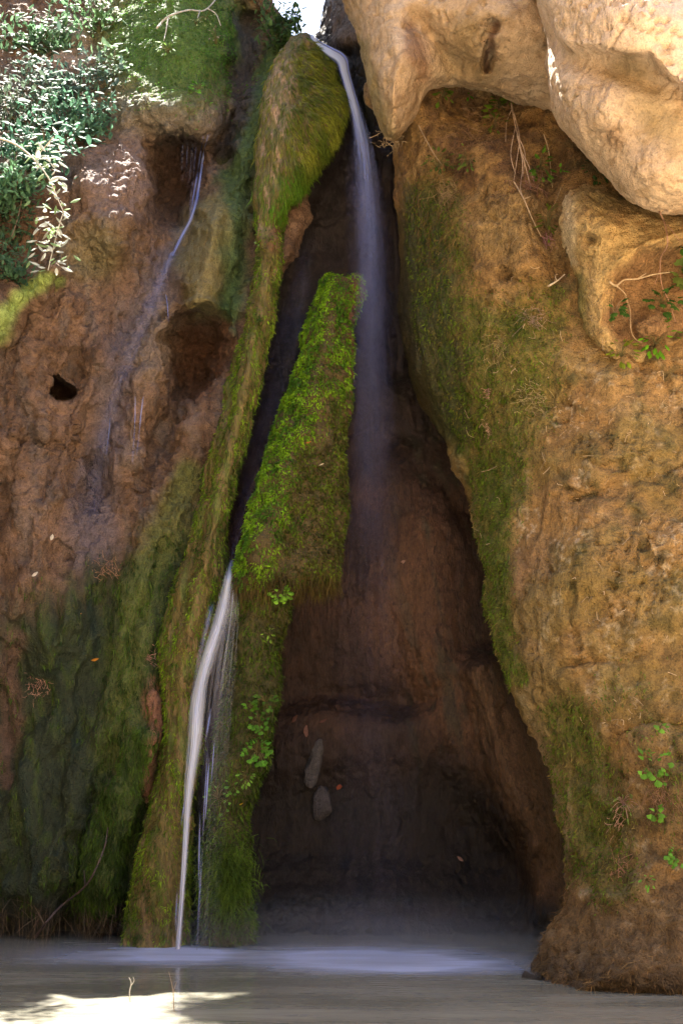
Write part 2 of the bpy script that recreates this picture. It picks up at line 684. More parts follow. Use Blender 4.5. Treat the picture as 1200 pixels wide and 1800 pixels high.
L.new(mp.outputs[0], n2.inputs["Vector"])
bp = node(nt, "ShaderNodeBump", i_Strength=0.25, i_Distance=0.03)
L.new(n2.outputs["Fac"], bp.inputs["Height"]); L.new(bp.outputs[0], bs.inputs["Normal"])
M_WATER = m
wx, wy = np.meshgrid(np.linspace(-9, 9, 60), np.linspace(-2, 12.2, 60))
wp = np.stack([wx.ravel(), wy.ravel(), 0 * wx.ravel()], 1)
i = np.arange(wx.size).reshape(wx.shape)
wq = np.stack([i[:-1, :-1].ravel(), i[:-1, 1:].ravel(), i[1:, 1:].ravel(), i[1:, :-1].ravel()], 1)
link("pool_water", new_mesh("pool_water", wp, [wq]), M_WATER, kind="structure")

# ------------------------------------------------------------------ left cliff
def lerp_py(py, ks, vs):
    return np.interp(py, ks, vs)

def left_front(px, py, sd):
    Y = lerp_py(py, [-200, 0, 180, 400, 700, 1100, 1500, 1660], [12.4, 11.6, 10.9, 10.35, 10.1, 10.15, 10.2, 10.25])
    Y = Y - 0.0006 * np.clip(200 - px, 0, 400) * sstep(1200, 500, py)
    W0 = np.stack([px / 70.0, py / 70.0, 0 * px], 1)
    px = px + 16 * fbm(W0, 1.0, 3, 201)
    py = py + 16 * fbm(W0, 1.0, 3, 205)
    px = px + 9 * fbm(W0, 3.6, 2, 215)
    py = py + 9 * fbm(W0, 3.6, 2, 219)
    h = 0
    D0 = np.stack([(px + 0.36 * py) / 85.0, py / 420.0, 0 * px], 1)
    h = h + 0.46 * fbm(D0, 1.0, 3, 209) * sstep(180, 300, py)
    h = h + 0.45 * blob(px, py, 95, 570, 130, 170)
    h = h + 0.28 * blob(px, py, 30, 770, 80, 130)
    h = h + 0.10 * blob(px, py, 190, 620, 50, 80)
    h = h - 0.22 * blob(px, py, 112, 655, 55, 55)
    h = h - 0.9 * region(px, py, [(90, 664), (104, 670), (121, 690), (106, 704), (88, 702)], 6)
    h = h - 0.25 * blob(px, py, 66, 782, 22, 6) - 0.2 * blob(px, py, 40, 720, 14, 40)
    h = h + 0.55 * blob(px, py, 205, 345, 66, 105, 0, 4)
    h = h - 0.8 * region(px, py, [(266, 262), (290, 240), (330, 236), (356, 246), (352, 300), (338, 350), (318, 396), (288, 400), (264, 360), (258, 300)], 16)
    h = h + 0.35 * blob(px, py, 270, 190, 130, 48, -4, 2)
    h = h + 0.75 * blob(px, py, 318, 50, 120, 150, 0, 2)
    h = h - 0.7 * stroke(px, py, [(436, 40), (424, 170), (392, 280)], [36, 34, 18])
    h = h + 0.25 * stroke(px, py, [(450, 160), (425, 260), (400, 400), (370, 500)], [25, 35, 45, 45])
    h = h + 0.30 * stroke(px, py, [(365, 410), (350, 470), (355, 530)], [48, 52, 34], 3)
    h = h - 0.10 * stroke(px, py, [(400, 330), (398, 440), (392, 530)], 7)
    h = h - 0.25 * blob(px, py, 405, 300, 14, 16)
    h = h - 0.85 * region(px, py, [(306, 552), (345, 540), (398, 560), (404, 600), (384, 618), (362, 680), (336, 705), (304, 690), (298, 610)], 12)
    h = h + 0.22 * stroke(px, py, [(305, 560), (330, 535), (370, 545), (402, 590)], 14)
    h = h - 0.20 * stroke(px, py, [(345, 390), (300, 455), (240, 580), (190, 720), (165, 880)], [12, 22, 30, 26, 26])
    h = h + 0.30 * blob(px, py, 268, 620, 34, 100, 12, 3)
    h = h + 0.22 * blob(px, py, 235, 780, 55, 90, 0, 3)
    h = h - 0.25 * blob(px, py, 262, 800, 14, 70, 6)
    h = h - 0.18 * blob(px, py, 300, 760, 24, 60, 10)
    h = h + 0.22 * blob(px, py, 350, 760, 26, 110, 14)
    h = h + 0.26 * blob(px, py, 60, 1010, 110, 150, 0, 3)
    h = h - 0.20 * blob(px, py, 106, 985, 18, 28, 0, 3)
    h = h + 0.16 * stroke(px, py, [(280, 850), (235, 1050), (205, 1300)], [30, 34, 30])
    h = h + 0.12 * stroke(px, py, [(320, 900), (270, 1100), (250, 1250)], [18, 24, 20])
    h = h - 0.10 * stroke(px, py, [(290, 960), (255, 1090)], 10)
    h = h + 0.18 * stroke(px, py, [(120, 1120), (80, 1350), (60, 1560)], [50, 60, 45])
    h = h + 0.34 * stroke(px, py, [(250, 1300), (205, 1430), (165, 1580)], [26, 42, 36])
    h = h + 0.20 * stroke(px, py, [(270, 1240), (262, 1400)], [18, 10])
    h = h - 0.14 * stroke(px, py, [(262, 1400), (225, 1500), (205, 1620)], 14)
    h = h - 0.16 * stroke(px, py, [(165, 1400), (140, 1560)], 12)
    h = h - 0.35 * sstep(1560, 1625, py)
    # ledge that carries the shrubs
    h = h + 0.75 * blob(px, py, 40, 330, 120, 130, 0, 3)
    h = h + 0.5 * stroke(px, py, [(-60, 580), (20, 530), (90, 470)], [70, 45, 25], 3)
    return Y - h

LEFT_POLY = [(-260, -70), (60, -60), (200, -90), (330, -80), (420, -60), (462, -20), (486, 30), (500, 62), (525, 90), (535, 200), (525, 380), (485, 500), (450, 620), (400, 850), (350, 1050), (330, 1300), (300, 1760), (-260, 1760)]
left_me = solid("cliff_face", LEFT_POLY, left_front, lambda a, b, s: 11.9 + np.clip((300 - b) / 300, 0, 1.6) * 1.2, 5, 0.018,
                back_cut=lambda a, b: 11.6 + np.clip((300 - b) / 300, 0, 1.6) * 1.0)

def rock_relief(P, big=0.06, mid=0.03, fine=0.008, strip=0.0, seed=0, pits=0.0, lump=0.7):
    d = big * fbm(P, 1.6, 3, seed) + mid * fbm(P, 6.0, 3, seed + 9) + fine * fbm(P, 26.0, 2, seed + 5)
    d = d - mid * 0.9 * np.clip(ridged(P, 4.0, 3, seed + 21) - 0.62, 0, 1) * 2
    b = np.abs(perlin(P * 8.5, seed + 51)) + 0.5 * np.abs(perlin(P * 18.0, seed + 52))
    d = d + mid * lump * (np.clip(b, 0, 1) - 0.3) * sstep(-0.25, 0.3, fbm(P, 1.3, 2, seed + 71))
    ck = 1 - np.abs(perlin(P * 1.5 + 0.35 * fbm(P, 5, 2, seed + 61)[:, None], seed + 60))
    ck2 = 1 - np.abs(perlin(P * 2.7 + 0.3 * fbm(P, 8, 2, seed + 63)[:, None], seed + 64))
    gate = sstep(0.0, 0.3, fbm(P, 0.9, 2, seed + 66))
    d = d - 0.03 * sstep(0.955, 0.995, ck) * gate - 0.02 * sstep(0.95, 0.99, ck2) * sstep(0.0, 0.3, fbm(P, 1.1, 2, seed + 68))
    if strip != 0.0:
        Q = P.copy()
        Q[:, 2] *= 0.13
        d = d + strip * fbm(Q, 11.0, 3, seed + 31)
    if pits:
        v = fbm(P, 13.0, 2, seed + 41)
        d = d - pits * sstep(0.18, 0.42, v) * sstep(-0.05, 0.3, fbm(P, 1.9, 2, seed + 73))
    return d

def left_disp(P, N, px, py):
    low = sstep(900, 1100, py)
    r = rock_relief(P, 0.16, 0.05, 0.018, 0.05, 1, 0.06) * (1 - 0.6 * low)
    Q = P.copy(); Q[:, 2] *= 0.13
    Q[:, 0] += 0.22 * P[:, 2]
    r = r + low * (0.05 * fbm(Q, 8.0, 3, 33) + 0.14 * fbm(Q * np.array((1, 1, 0.6)), 3.2, 2, 35))
    smooth = np.maximum(blob(px, py, 360, 440, 70, 120, 0, 4), blob(px, py, 320, 80, 130, 120, 0, 4))
    return r * (1 - 0.6 * smooth)

LP = displace(left_me, left_disp)
px, py = proj(LP)
def streaky(P, s=9.0, seed=0):
    Q = P.copy(); Q[:, 2] *= 0.12; Q[:, 0] += 0.2 * P[:, 2]
    return fbm(Q, s, 3, seed)
wob = 26 * fbm(LP, 2.5, 3, 51)
wob2 = 26 * fbm(LP, 2.5, 3, 57)
qx, qy = px + wob, py + wob2
C = np.tile(np.array([[0.15, 0.088, 0.055]]), (len(LP), 1))
C = lerp(C, sstep(-0.1, 0.35, fbm(LP, 1.8, 3, 61)) * 0.6, (0.23, 0.14, 0.095))
C = lerp(C, sstep(0.0, 0.4, fbm(LP, 3.2, 3, 63)) * 0.85, (0.085, 0.045, 0.026))
C = lerp(C, sstep(0.05, 0.35, streaky(LP, 5, 67)) * 0.55, (0.13, 0.105, 0.095))
C = lerp(C, 0.85 * blob(qx, qy, 290, 205, 130, 50, 0, 4), (0.19, 0.165, 0.13))            # grey lip
C = lerp(C, 0.8 * blob(qx, qy, 210, 320, 65, 75, 0, 4), (0.22, 0.155, 0.135))
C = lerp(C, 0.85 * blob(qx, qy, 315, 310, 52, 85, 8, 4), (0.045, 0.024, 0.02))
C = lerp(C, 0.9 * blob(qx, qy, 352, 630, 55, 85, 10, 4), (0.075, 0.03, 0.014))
C = lerp(C, 0.9 * stroke(qx, qy, [(345, 390), (300, 455), (245, 570), (200, 700), (170, 860), (160, 960)], [14, 30, 45, 34, 36, 50], 4), (0.13, 0.10, 0.11))
C = lerp(C, 0.7 * blob(qx, qy, 268, 600, 40, 90, 8, 4), (0.20, 0.145, 0.10))
C = lerp(C, 0.55 * blob(qx, qy, 160, 440, 60, 60, 0, 4), (0.22, 0.20, 0.10))
green = 0
m_tongue = stroke(qx, qy, [(475, 90), (462, 170), (430, 260), (405, 400), (405, 520), (415, 560)], [18, 26, 34, 40, 34, 20], 4)
C = lerp(C, 0.95 * m_tongue, (0.055, 0.10, 0.03))
C = lerp(C, 0.9 * stroke(qx, qy, [(372, 370), (350, 450), (355, 525)], [34, 50, 34], 4), (0.17, 0.145, 0.06))
m_dome = blob(qx, qy, 325, 70, 125, 115, 0, 5)
C = lerp(C, 0.95 * m_dome, (0.085, 0.15, 0.025))
C = lerp(C, 0.6 * blob(qx, qy, 220, 70, 60, 90, 10), (0.10, 0.20, 0.06))
C = lerp(C, 0.9 * stroke(qx, qy, [(435, 40), (425, 170), (395, 260)], [24, 28, 18], 4), (0.05, 0.042, 0.045))
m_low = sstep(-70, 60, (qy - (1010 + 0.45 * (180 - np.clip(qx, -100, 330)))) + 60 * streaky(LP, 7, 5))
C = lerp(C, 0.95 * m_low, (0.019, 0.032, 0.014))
C = lerp(C, m_low * sstep(-0.05, 0.3, streaky(LP, 10, 71)) * 0.7, (0.05, 0.072, 0.014))
C = lerp(C, m_low * sstep(0.12, 0.35, streaky(LP, 6, 77)) * 0.8, (0.014, 0.028, 0.018))
m_rib = stroke(qx, qy, [(330, 840), (245, 1050), (210, 1330)], [34, 46, 44], 4)
C = lerp(C, 0.75 * m_rib, (0.10, 0.12, 0.025))
C = lerp(C, 0.8 * stroke(qx, qy, [(20, 1130), (20, 1240), (10, 1380)], [26, 20, 10], 4), (0.13, 0.075, 0.055))
C = lerp(C, 0.9 * stroke(qx, qy, [(275, 1210), (263, 1420)], [14, 9], 4), (0.25, 0.115, 0.07))
C = lerp(C, 0.7 * stroke(qx, qy, [(225, 1330), (175, 1430)], [12, 9], 4), (0.20, 0.11, 0.07))
m_moss_rib = stroke(qx, qy, [(250, 1300), (205, 1430), (165, 1590)], [20, 40, 36], 4)
C = lerp(C, 0.9 * m_moss_rib, (0.06, 0.085, 0.015))
C = lerp(C, sstep(1560, 1640, py) * 0.8, (0.035, 0.03, 0.03))
m_pale = stroke(qx, qy, [(0, 575), (30, 530), (90, 490)], [26, 18, 14], 4)
C = lerp(C, 0.85 * m_pale, (0.34, 0.46, 0.12))  # lime moss, lightened to stand for sun on the ledge
C = lerp(C, 0.8 * blob(qx, qy, 110, 80, 50, 45, 20, 4), (0.42, 0.33, 0.30))
C = lerp(C, 0.8 * blob(qx, qy, 40, 230, 100, 110, 0, 4), (0.13, 0.11, 0.08))
W = 0.2 + 0.35 * m_low + 0.5 * stroke(px, py, [(345, 390), (300, 455), (240, 580), (190, 720), (165, 880)], 40)
C = C * 0.93
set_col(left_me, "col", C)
set_float(left_me, "wet", np.clip(W, 0, 1))
cliff_face = link("cliff_face", left_me, M_ROCK, kind="structure")

# ------------------------------------------------------------------ back wall of the grotto
def cave_front(px, py, sd):
    Y = lerp_py(py, [-100, 60, 110, 300, 600, 900, 1250, 1500, 1700], [11.6, 11.2, 10.75, 10.85, 11.05, 11.2, 11.3, 11.1, 10.35])
    h = 0
    h = h + 0.25 * blob(px, py, 730, 1010, 120, 130)
    h = h - 0.12 * stroke(px, py, [(700, 790), (760, 830), (840, 925)], [20, 24, 16])
    h = h + 0.30 * stroke(px, py, [(770, 1150), (840, 1330), (930, 1480)], [60, 60, 40])
    h = h - 0.15 * blob(px, py, 850, 1510, 50, 110, -20, 3) + 0.55 * stroke(px, py, [(850, 1180), (905, 1330), (955, 1460), (970, 1600)], [36, 50, 42, 36], 3)
    h = h + 0.28 * sstep(1225, 1262, py + 12 * np.sin(px / 40)) * sstep(1420, 1300, py) * blob(px, py, 620, 1300, 170, 200, 0, 4)
    h = h - 0.15 * blob(px, py, 640, 1230, 110, 22)
    h = h + 0.35 * stroke(px, py, [(640, 60), (650, 160), (668, 250), (690, 420), (700, 650)], [30, 34, 28, 26, 24])
    h = h + 0.25 * stroke(px, py, [(715, 280), (730, 450), (760, 640), (800, 740)], [40, 50, 60, 50], 3)
    h = h - 0.10 * blob(px, py, 712, 785, 22, 10)
    h = h + 0.55 * sstep(110, 60, py) * sstep(560, 610, px)
    h = h - 1.2 * blob(px, py, 545, 0, 38, 62, 0, 4)
    return Y - h

CAVE_POLY = [(475, 450), (505, 250), (525, 110), (552, 66), (566, 40), (566, -60), (700, -70), (1080, -60), (1080, 1760), (400, 1760), (380, 1000), (430, 700)]
cave_me = solid("grotto_wall", CAVE_POLY, cave_front, lambda a, b, s: 12.3 + 0 * a, 5, 0.018, back_cut=lambda a, b: 12.12 + 0 * a)
CP = displace(cave_me, lambda P, N, a, b: rock_relief(P, 0.09, 0.025, 0.010, 0.035, 4, 0.015, 0.3) * sstep(0, 60, b + 40))
px, py = proj(CP)
qx, qy = px + 22 * fbm(CP, 2.5, 3, 81), py + 22 * fbm(CP, 2.5, 3, 83)
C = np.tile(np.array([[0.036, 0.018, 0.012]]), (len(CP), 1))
C = lerp(C, sstep(0.0, 0.35, fbm(CP, 1.7, 3, 85)) * 0.6, (0.075, 0.037, 0.022))
C = lerp(C, 0.8 * stroke(qx, qy, [(740, 960), (720, 1080), (790, 1230), (900, 1400)], [60, 80, 60, 40], 3), (0.125, 0.06, 0.029))
C = lerp(C, sstep(0.05, 0.4, streaky(CP, 6, 87)) * 0.75 * sstep(650, 760, qx), (0.045, 0.04, 0.025))
C = lerp(C, 0.9 * sstep(1230, 1420, qy), (0.012, 0.009, 0.008))  # grotto shade put into the colour, near black towards the foot
C = lerp(C, 0.8 * stroke(qx, qy, [(850, 1200), (905, 1330), (955, 1460), (965, 1560)], [36, 54, 42, 30], 3), (0.13, 0.075, 0.04))  # brown inner lobe, painted lighter as its lit side
C = lerp(C, 0.9 * blob(qx, qy, 640, 170, 34, 90, 0, 4), (0.03, 0.06, 0.025))
C = lerp(C, 0.8 * sstep(800, 560, qy) * sstep(680, 560, qx), (0.018, 0.012, 0.014))  # wet chute rock, its deep shade darkened into the colour
C = lerp(C, 0.85 * sstep(900, 650, qy) * sstep(800, 720, qx), (0.016, 0.011, 0.012))  # wet wall behind the veil, shade darkened into the colour
C = lerp(C, 0.8 * sstep(90, 60, qy) * sstep(570, 590, qx), (0.16, 0.11, 0.085))
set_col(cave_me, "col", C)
set_float(cave_me, "wet", np.full(len(CP), 0.5))
link("grotto_wall", cave_me, M_TUFA, kind="structure")

# ------------------------------------------------------------------ rock bodies standing in front of the walls
def pillow(yc, bulge, R, back, p=2.0):
    def prof(sd, k):
        return np.sqrt(np.clip(1 - (1 - np.clip(sd / R, 0, 1)) ** 2, 0, 1)) * k
    return (lambda a, b, s: yc(a, b) - prof(s, bulge)), (lambda a, b, s: yc(a, b) + prof(s, back))

# right buttress
B_POLY = [(705, 130), (690, 240), (698, 340), (702, 480), (708, 600), (742, 720), (800, 800), (828, 880), (846, 980), (852, 1070), (878, 1165), (912, 1240), (948, 1310), (970, 1385), (990, 1480), (992, 1570), (968, 1650), (944, 1712), (940, 1790), (1520, 1790), (1520, 130)]
def b_yc(a, b):
    return lerp_py(b, [130, 300, 700, 1000, 1300, 1600, 1740], [9.75, 9.95, 10.7, 9.8, 9.2, 8.75, 8.55])
def b_bulge(b):
    return lerp_py(b, [130, 300, 700, 1000, 1300, 1600], [0.95, 1.15, 1.95, 1.4, 1.1, 0.95])
_, bb = pillow(b_yc, 0.95, 330, 1.0)
def bf(a, b, s):
    R = lerp_py(b, [130, 650, 900], [330, 330, 300])
    return b_yc(a, b) - b_bulge(b) * np.sqrt(np.clip(1 - (1 - np.clip(s / R, 0, 1)) ** 2, 0, 1))
def b_front(a, b, s):
    y = bf(a, b, s)
    h = 0.10 * stroke(a, b, [(905, 1190), (955, 1310), (985, 1400), (1005, 1500)], [30, 26, 22, 20])
    h = h - 0.16 * blob(a, b, 1060, 1440, 70, 160)
    for cpts, cw in (([(985, 1172), (1040, 1160), (1090, 1164), (1130, 1150)], 6), ([(1110, 900), (1128, 950), (1150, 1010), (1146, 1060)], 6), ([(1060, 820), (1120, 815), (1215, 790)], 8), ([(1010, 1020), (1000, 1080), (1014, 1140)], 5), ([(1090, 1290), (1150, 1270), (1215, 1280)], 7), ([(880, 480), (930, 500), (990, 520)], 8), ([(1160, 660), (1190, 720), (1200, 780)], 7)):
        h = h - 0.07 * stroke(a, b, cpts, cw)
    h = h + 0.22 * blob(a, b, 960, 380, 100, 120)
    h = h - 0.5 * blob(a, b, 845, 195, 80, 45, 0, 3) - 0.18 * blob(a, b, 790, 300, 40, 40) - 0.2 * blob(a, b, 930, 300, 40, 60)
    h = h - 0.25 * stroke(a, b, [(975, 280), (960, 420), (985, 480)], [26, 26, 18])
    h = h + 0.18 * blob(a, b, 1100, 760, 130, 110)
    h = h - 0.12 * stroke(a, b, [(1010, 880), (1100, 850), (1210, 820)], 14)
    h = h + 0.16 * blob(a, b, 1130, 1000, 120, 110)
    h = h + 0.14 * blob(a, b, 960, 1060, 60, 160, -8)
    h = h + 0.25 * sstep(1600, 1720, b) * blob(a, b, 1100, 1700, 160, 120, 0, 4)
    return y - h
B_me = solid("rock_buttress", B_POLY, b_front, bb, 6, 0.019)
def b_disp(P, N, px, py):
    r = rock_relief(P, 0.15, 0.036, 0.012, 0.03, 7, 0.05, 0.4)
    pl = sstep(0.02, 0.10, fbm(P, 4.2, 4, 441)) * sstep(-0.1, 0.2, fbm(P, 1.4, 2, 443))
    r = r + 0.022 * pl
    Q = P.copy(); Q[:, 2] *= 0.15
    inner = sstep(860, 720, px)
    return r * (1 - 0.5 * inner) + inner * 0.04 * fbm(Q, 9, 3, 41)
B_rest = co(B_me).copy()
BP = displace(B_me, b_disp)
pl = sstep(0.02, 0.10, fbm(B_rest, 4.2, 4, 441)) * sstep(-0.1, 0.2, fbm(B_rest, 1.4, 2, 443))
ple = np.clip(4 * pl * (1 - pl), 0, 1)
px, py = proj(BP)
qx, qy = px + 30 * fbm(BP, 2.5, 4, 91), py + 30 * fbm(BP, 2.5, 4, 93)
n_a, n_b, n_c = fbm(BP, 2.2, 4, 95), fbm(BP, 5.0, 4, 97), fbm(BP, 20.0, 3, 99)
C = np.tile(np.array([[0.30, 0.175, 0.064]]), (len(BP), 1))
C = lerp(C, sstep(-0.05, 0.3, n_a) * 0.7, (0.40, 0.25, 0.10))
C = lerp(C, sstep(0.0, 0.35, n_b) * 0.85, (0.115, 0.068, 0.028))
C = lerp(C, sstep(0.05, 0.4, fbm(BP, 1.1, 3, 96)) * 0.6 * sstep(850, 950, qx), (0.15, 0.10, 0.042))
C = lerp(C, 0.7 * blob(qx, qy, 1120, 780, 120, 110, 0, 3) * sstep(-.2, .2, n_a), (0.36, 0.24, 0.11))
C = lerp(C, sstep(0.14, 0.24, n_c + 0.3 * n_b) * 0.85 * sstep(560, 700, qy) * sstep(1250, 1000, qy) * sstep(-0.05, 0.3, fbm(BP, 1.5, 3, 92)), (0.55, 0.43, 0.28))   # pale crust
C = lerp(C, 0.9 * blob(qx, qy, 860, 300, 170, 180, 0, 4) * sstep(-0.2, 0.15, n_b), (0.135, 0.07, 0.034))  # brown recess rock, the hollow's shade deepened in the colour
C = lerp(C, 0.6 * blob(qx, qy, 880, 400, 60, 70, 0, 3), (0.40, 0.28, 0.12))
C = lerp(C, 0.85 * stroke(qx, qy, [(930, 1000), (930, 1130), (985, 1330), (1010, 1480)], [50, 40, 30, 18], 4), (0.28, 0.165, 0.08))
C = lerp(C, 0.85 * stroke(qx, qy, [(915, 1210), (955, 1310), (980, 1390), (1000, 1490)], [8, 14, 12, 8], 3), (0.46, 0.31, 0.17))  # rim highlight painted along the ridge as a pale streak
C = lerp(C, 0.35 * pl, (0.42, 0.29, 0.14))
C = lerp(C, 0.75 * ple * sstep(860, 960, qx) * sstep(560, 700, qy) * sstep(-0.1, 0.15, n_c), (0.60, 0.47, 0.31))
m_g1 = stroke(qx, qy, [(760, 350), (790, 560), (880, 640), (950, 560)], [45, 60, 95, 60], 4)
m_g1 = np.maximum(m_g1, stroke(qx, qy, [(880, 640), (860, 760), (880, 860)], [100, 85, 50], 4))
m_g2 = stroke(qx, qy, [(860, 830), (866, 980), (872, 1100), (905, 1200)], [36, 30, 26, 14], 4)
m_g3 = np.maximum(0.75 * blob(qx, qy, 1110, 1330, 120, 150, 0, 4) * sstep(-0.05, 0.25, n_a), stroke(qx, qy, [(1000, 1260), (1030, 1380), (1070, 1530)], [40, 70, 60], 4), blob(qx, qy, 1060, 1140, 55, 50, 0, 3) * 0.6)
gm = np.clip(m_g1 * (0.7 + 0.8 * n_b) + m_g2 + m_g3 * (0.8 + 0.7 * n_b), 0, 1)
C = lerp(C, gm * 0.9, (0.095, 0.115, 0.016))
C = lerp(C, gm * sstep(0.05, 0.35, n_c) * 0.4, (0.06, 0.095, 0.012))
C = lerp(C, 0.45 * sstep(-0.15, 0.25, fbm(BP, 1.6, 3, 94)) * sstep(500, 650, qy) * sstep(1500, 1300, qy), (0.17, 0.145, 0.035))
C = lerp(C, 0.85 * stroke(qx, qy, [(722, 340), (745, 500), (785, 740)], [26, 56, 50], 4), (0.038, 0.05, 0.016))  # dark wet green, deepened as shade where the wall turns inward
C = lerp(C, 0.85 * sstep(770, 700, qx) * sstep(380, 520, qy) * sstep(800, 700, qy), (0.03, 0.028, 0.014))  # wet edge, painted darker as it turns from the light
C = lerp(C, 0.6 * sstep(1120, 1350, qy) * sstep(-0.3, 0.2, n_a + 0.5 * n_b) * sstep(960, 1010, qx), (0.14, 0.088, 0.036))
C = lerp(C, 0.75 * sstep(1540, 1660, qy), (0.15, 0.092, 0.042))
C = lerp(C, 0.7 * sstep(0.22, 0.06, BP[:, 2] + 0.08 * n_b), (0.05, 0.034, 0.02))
C = lerp(C, sstep(0.12, 0.3, n_b) * 0.35 * sstep(1250, 900, qy) * sstep(900, 1000, qx), (0.13, 0.12, 0.04))
C = C * 0.82
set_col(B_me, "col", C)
set_float(B_me, "wet", np.clip(0.15 + 0.5 * sstep(860, 720, px), 0, 1))
buttress = link("rock_buttress", B_me, M_ROCK, label="tall tan rock buttress right of the grotto, with mossy green and pale crusted patches", cat="rock")
B_GREEN = gm

# overhang left of the big boulder
O_POLY = [(575, -150), (602, 0), (632, 78), (640, 150), (660, 212), (674, 240), (690, 250), (708, 232), (730, 192), (752, 154), (800, 150), (850, 158), (890, 172), (950, 192), (990, 222), (1100, 250), (1150, -150)]
of, ob = pillow(lambda a, b: 9.3 + 0 * a, 0.85, 170, 1.2)
def o_front(a, b, s):
    y = of(a, b, s)
    h = 0.25 * blob(a, b, 690, 120, 60, 110, 0, 3) + 0.3 * blob(a, b, 900, 30, 110, 110) - 0.22 * stroke(a, b, [(730, 40), (800, 110)], 26)
    h = h - 0.4 * region(a, b, [(859, 72), (864, 92), (866, 104), (860, 110), (858, 124), (850, 128), (849, 112), (853, 96)], 4) - 0.2 * blob(a, b, 868, 42, 13, 9, 20) - 0.12 * blob(a, b, 884, 148, 8, 5) - 0.1 * stroke(a, b, [(866, 48), (852, 64)], 6)
    return y - h
O_me = solid("overhanging_rock", O_POLY, o_front, ob, 5, 0.018)
OP = displace(O_me, lambda P, N, a, b: rock_relief(P, 0.07, 0.022, 0.009, 0.0, 13, 0.04, 0.5))
px, py = proj(OP)
qx, qy = px + 22 * fbm(OP, 2.5, 4, 101), py + 22 * fbm(OP, 2.5, 4, 103)
n_a, n_b = fbm(OP, 2.4, 4, 105), fbm(OP, 7.0, 4, 107)
C = np.tile(np.array([[0.46, 0.33, 0.21]]), (len(OP), 1))
C = lerp(C, sstep(-0.05, 0.3, n_a) * 0.6, (0.53, 0.40, 0.28))
C = lerp(C, sstep(0.02, 0.3, n_b) * 0.45, (0.26, 0.16, 0.075))
C = lerp(C, 0.75 * stroke(qx, qy, [(715, 50), (735, 90), (745, 130)], [16, 22, 18], 3), (0.20, 0.10, 0.05))
C = lerp(C, 0.6 * stroke(qx, qy, [(820, 60), (800, 110), (850, 130)], 34, 3), (0.23, 0.165, 0.075))
C = lerp(C, 0.8 * stroke(qx, qy, [(866, 40), (858, 80), (856, 125)], [8, 7, 6], 3), (0.13, 0.06, 0.035))
C = lerp(C, 0.6 * stroke(qx, qy, [(640, 80), (650, 150), (680, 240)], [14, 14, 20], 3), (0.20, 0.17, 0.06))
C = lerp(C, 0.7 * stroke(qx, qy, [(725, 165), (708, 210), (690, 246)], [22, 20, 18], 3) * sstep(-0.3, 0.2, n_b), (0.21, 0.125, 0.06))
set_col(O_me, "col", C)
set_float(O_me, "wet", np.full(len(OP), 0.1))
link("overhanging_rock", O_me, M_SOFT, label="tan overhanging rock at the top, right of the upper waterfall, with a dark vertical slot", cat="rock")

# the big pale boulder in the corner
K_POLY = [(930, -150), (944, 0), (962, 70), (956, 120), (968, 185), (1000, 243), (1050, 300), (1090, 342), (1140, 368), (1200, 377), (1420, 380), (1420, -150)]
kf, kb = pillow(lambda a, b: 8.0 + 0 * a, 1.0, 260, 1.2)
def k_front(a, b, s):
    y = kf(a, b, s)
    up = region(a, b, [(930, -200), (946, 5), (975, 72), (1010, 88), (1070, 92), (1140, 95), (1172, 135), (1205, 162), (1450, 230), (1450, -200)], 9)
    h = 0.20 * up + 0.12 * blob(a, b, 1040, 200, 70, 70) + 0.18 * blob(a, b, 1150, 320, 90, 60) - 0.10 * stroke(a, b, [(1000, 110), (1080, 120), (1150, 150)], 18)
    h = h + 0.12 * blob(a, b, 1100, 20, 100, 60)
    return y - h
K_me = solid("boulder", K_POLY, k_front, kb, 5, 0.018)
KP = displace(K_me, lambda P, N, a, b: rock_relief(P, 0.07, 0.02, 0.008, 0.0, 17, 0.04, 0.5))
px, py = proj(KP)
qx, qy = px + 22 * fbm(KP, 2.5, 4, 111), py + 22 * fbm(KP, 2.5, 4, 113)
n_a, n_b = fbm(KP, 2.4, 4, 115), fbm(KP, 8.0, 4, 117)
C = np.tile(np.array([[0.54, 0.40, 0.28]]), (len(KP), 1))
C = lerp(C, sstep(-0.05, 0.3, n_a) * 0.5, (0.58, 0.45, 0.32))
C = lerp(C, sstep(0.05, 0.3, n_b) * 0.5, (0.30, 0.19, 0.09))
up = region(qx, qy, [(930, -200), (946, 5), (975, 72), (1010, 88), (1070, 92), (1140, 95), (1172, 135), (1205, 162), (1450, 230), (1450, -200)], 8)
C = lerp(C, up * 0.9, (0.72, 0.55, 0.41))  # cream upper lobe, lightened further for the strong light it catches
C = lerp(C, up * sstep(0.22, 0.34, n_b) * 0.6, (0.40, 0.25, 0.12))
C = lerp(C, 0.7 * blob(qx, qy, 1105, 125, 45, 26, 10, 3), (0.19, 0.14, 0.07))
C = lerp(C, 0.7 * blob(qx, qy, 1160, 210, 90, 40, 50, 3) * (1 - up), (0.28, 0.20, 0.085))
C = lerp(C, 0.6 * blob(qx, qy, 1080, 245, 22, 20, 0, 3), (0.20, 0.11, 0.05))
set_col(K_me, "col", C)
set_float(K_me, "wet", np.full(len(KP), 0.05))
link("boulder", K_me, M_SOFT, label="huge pale rounded boulder bulging out at the top right", cat="rock")

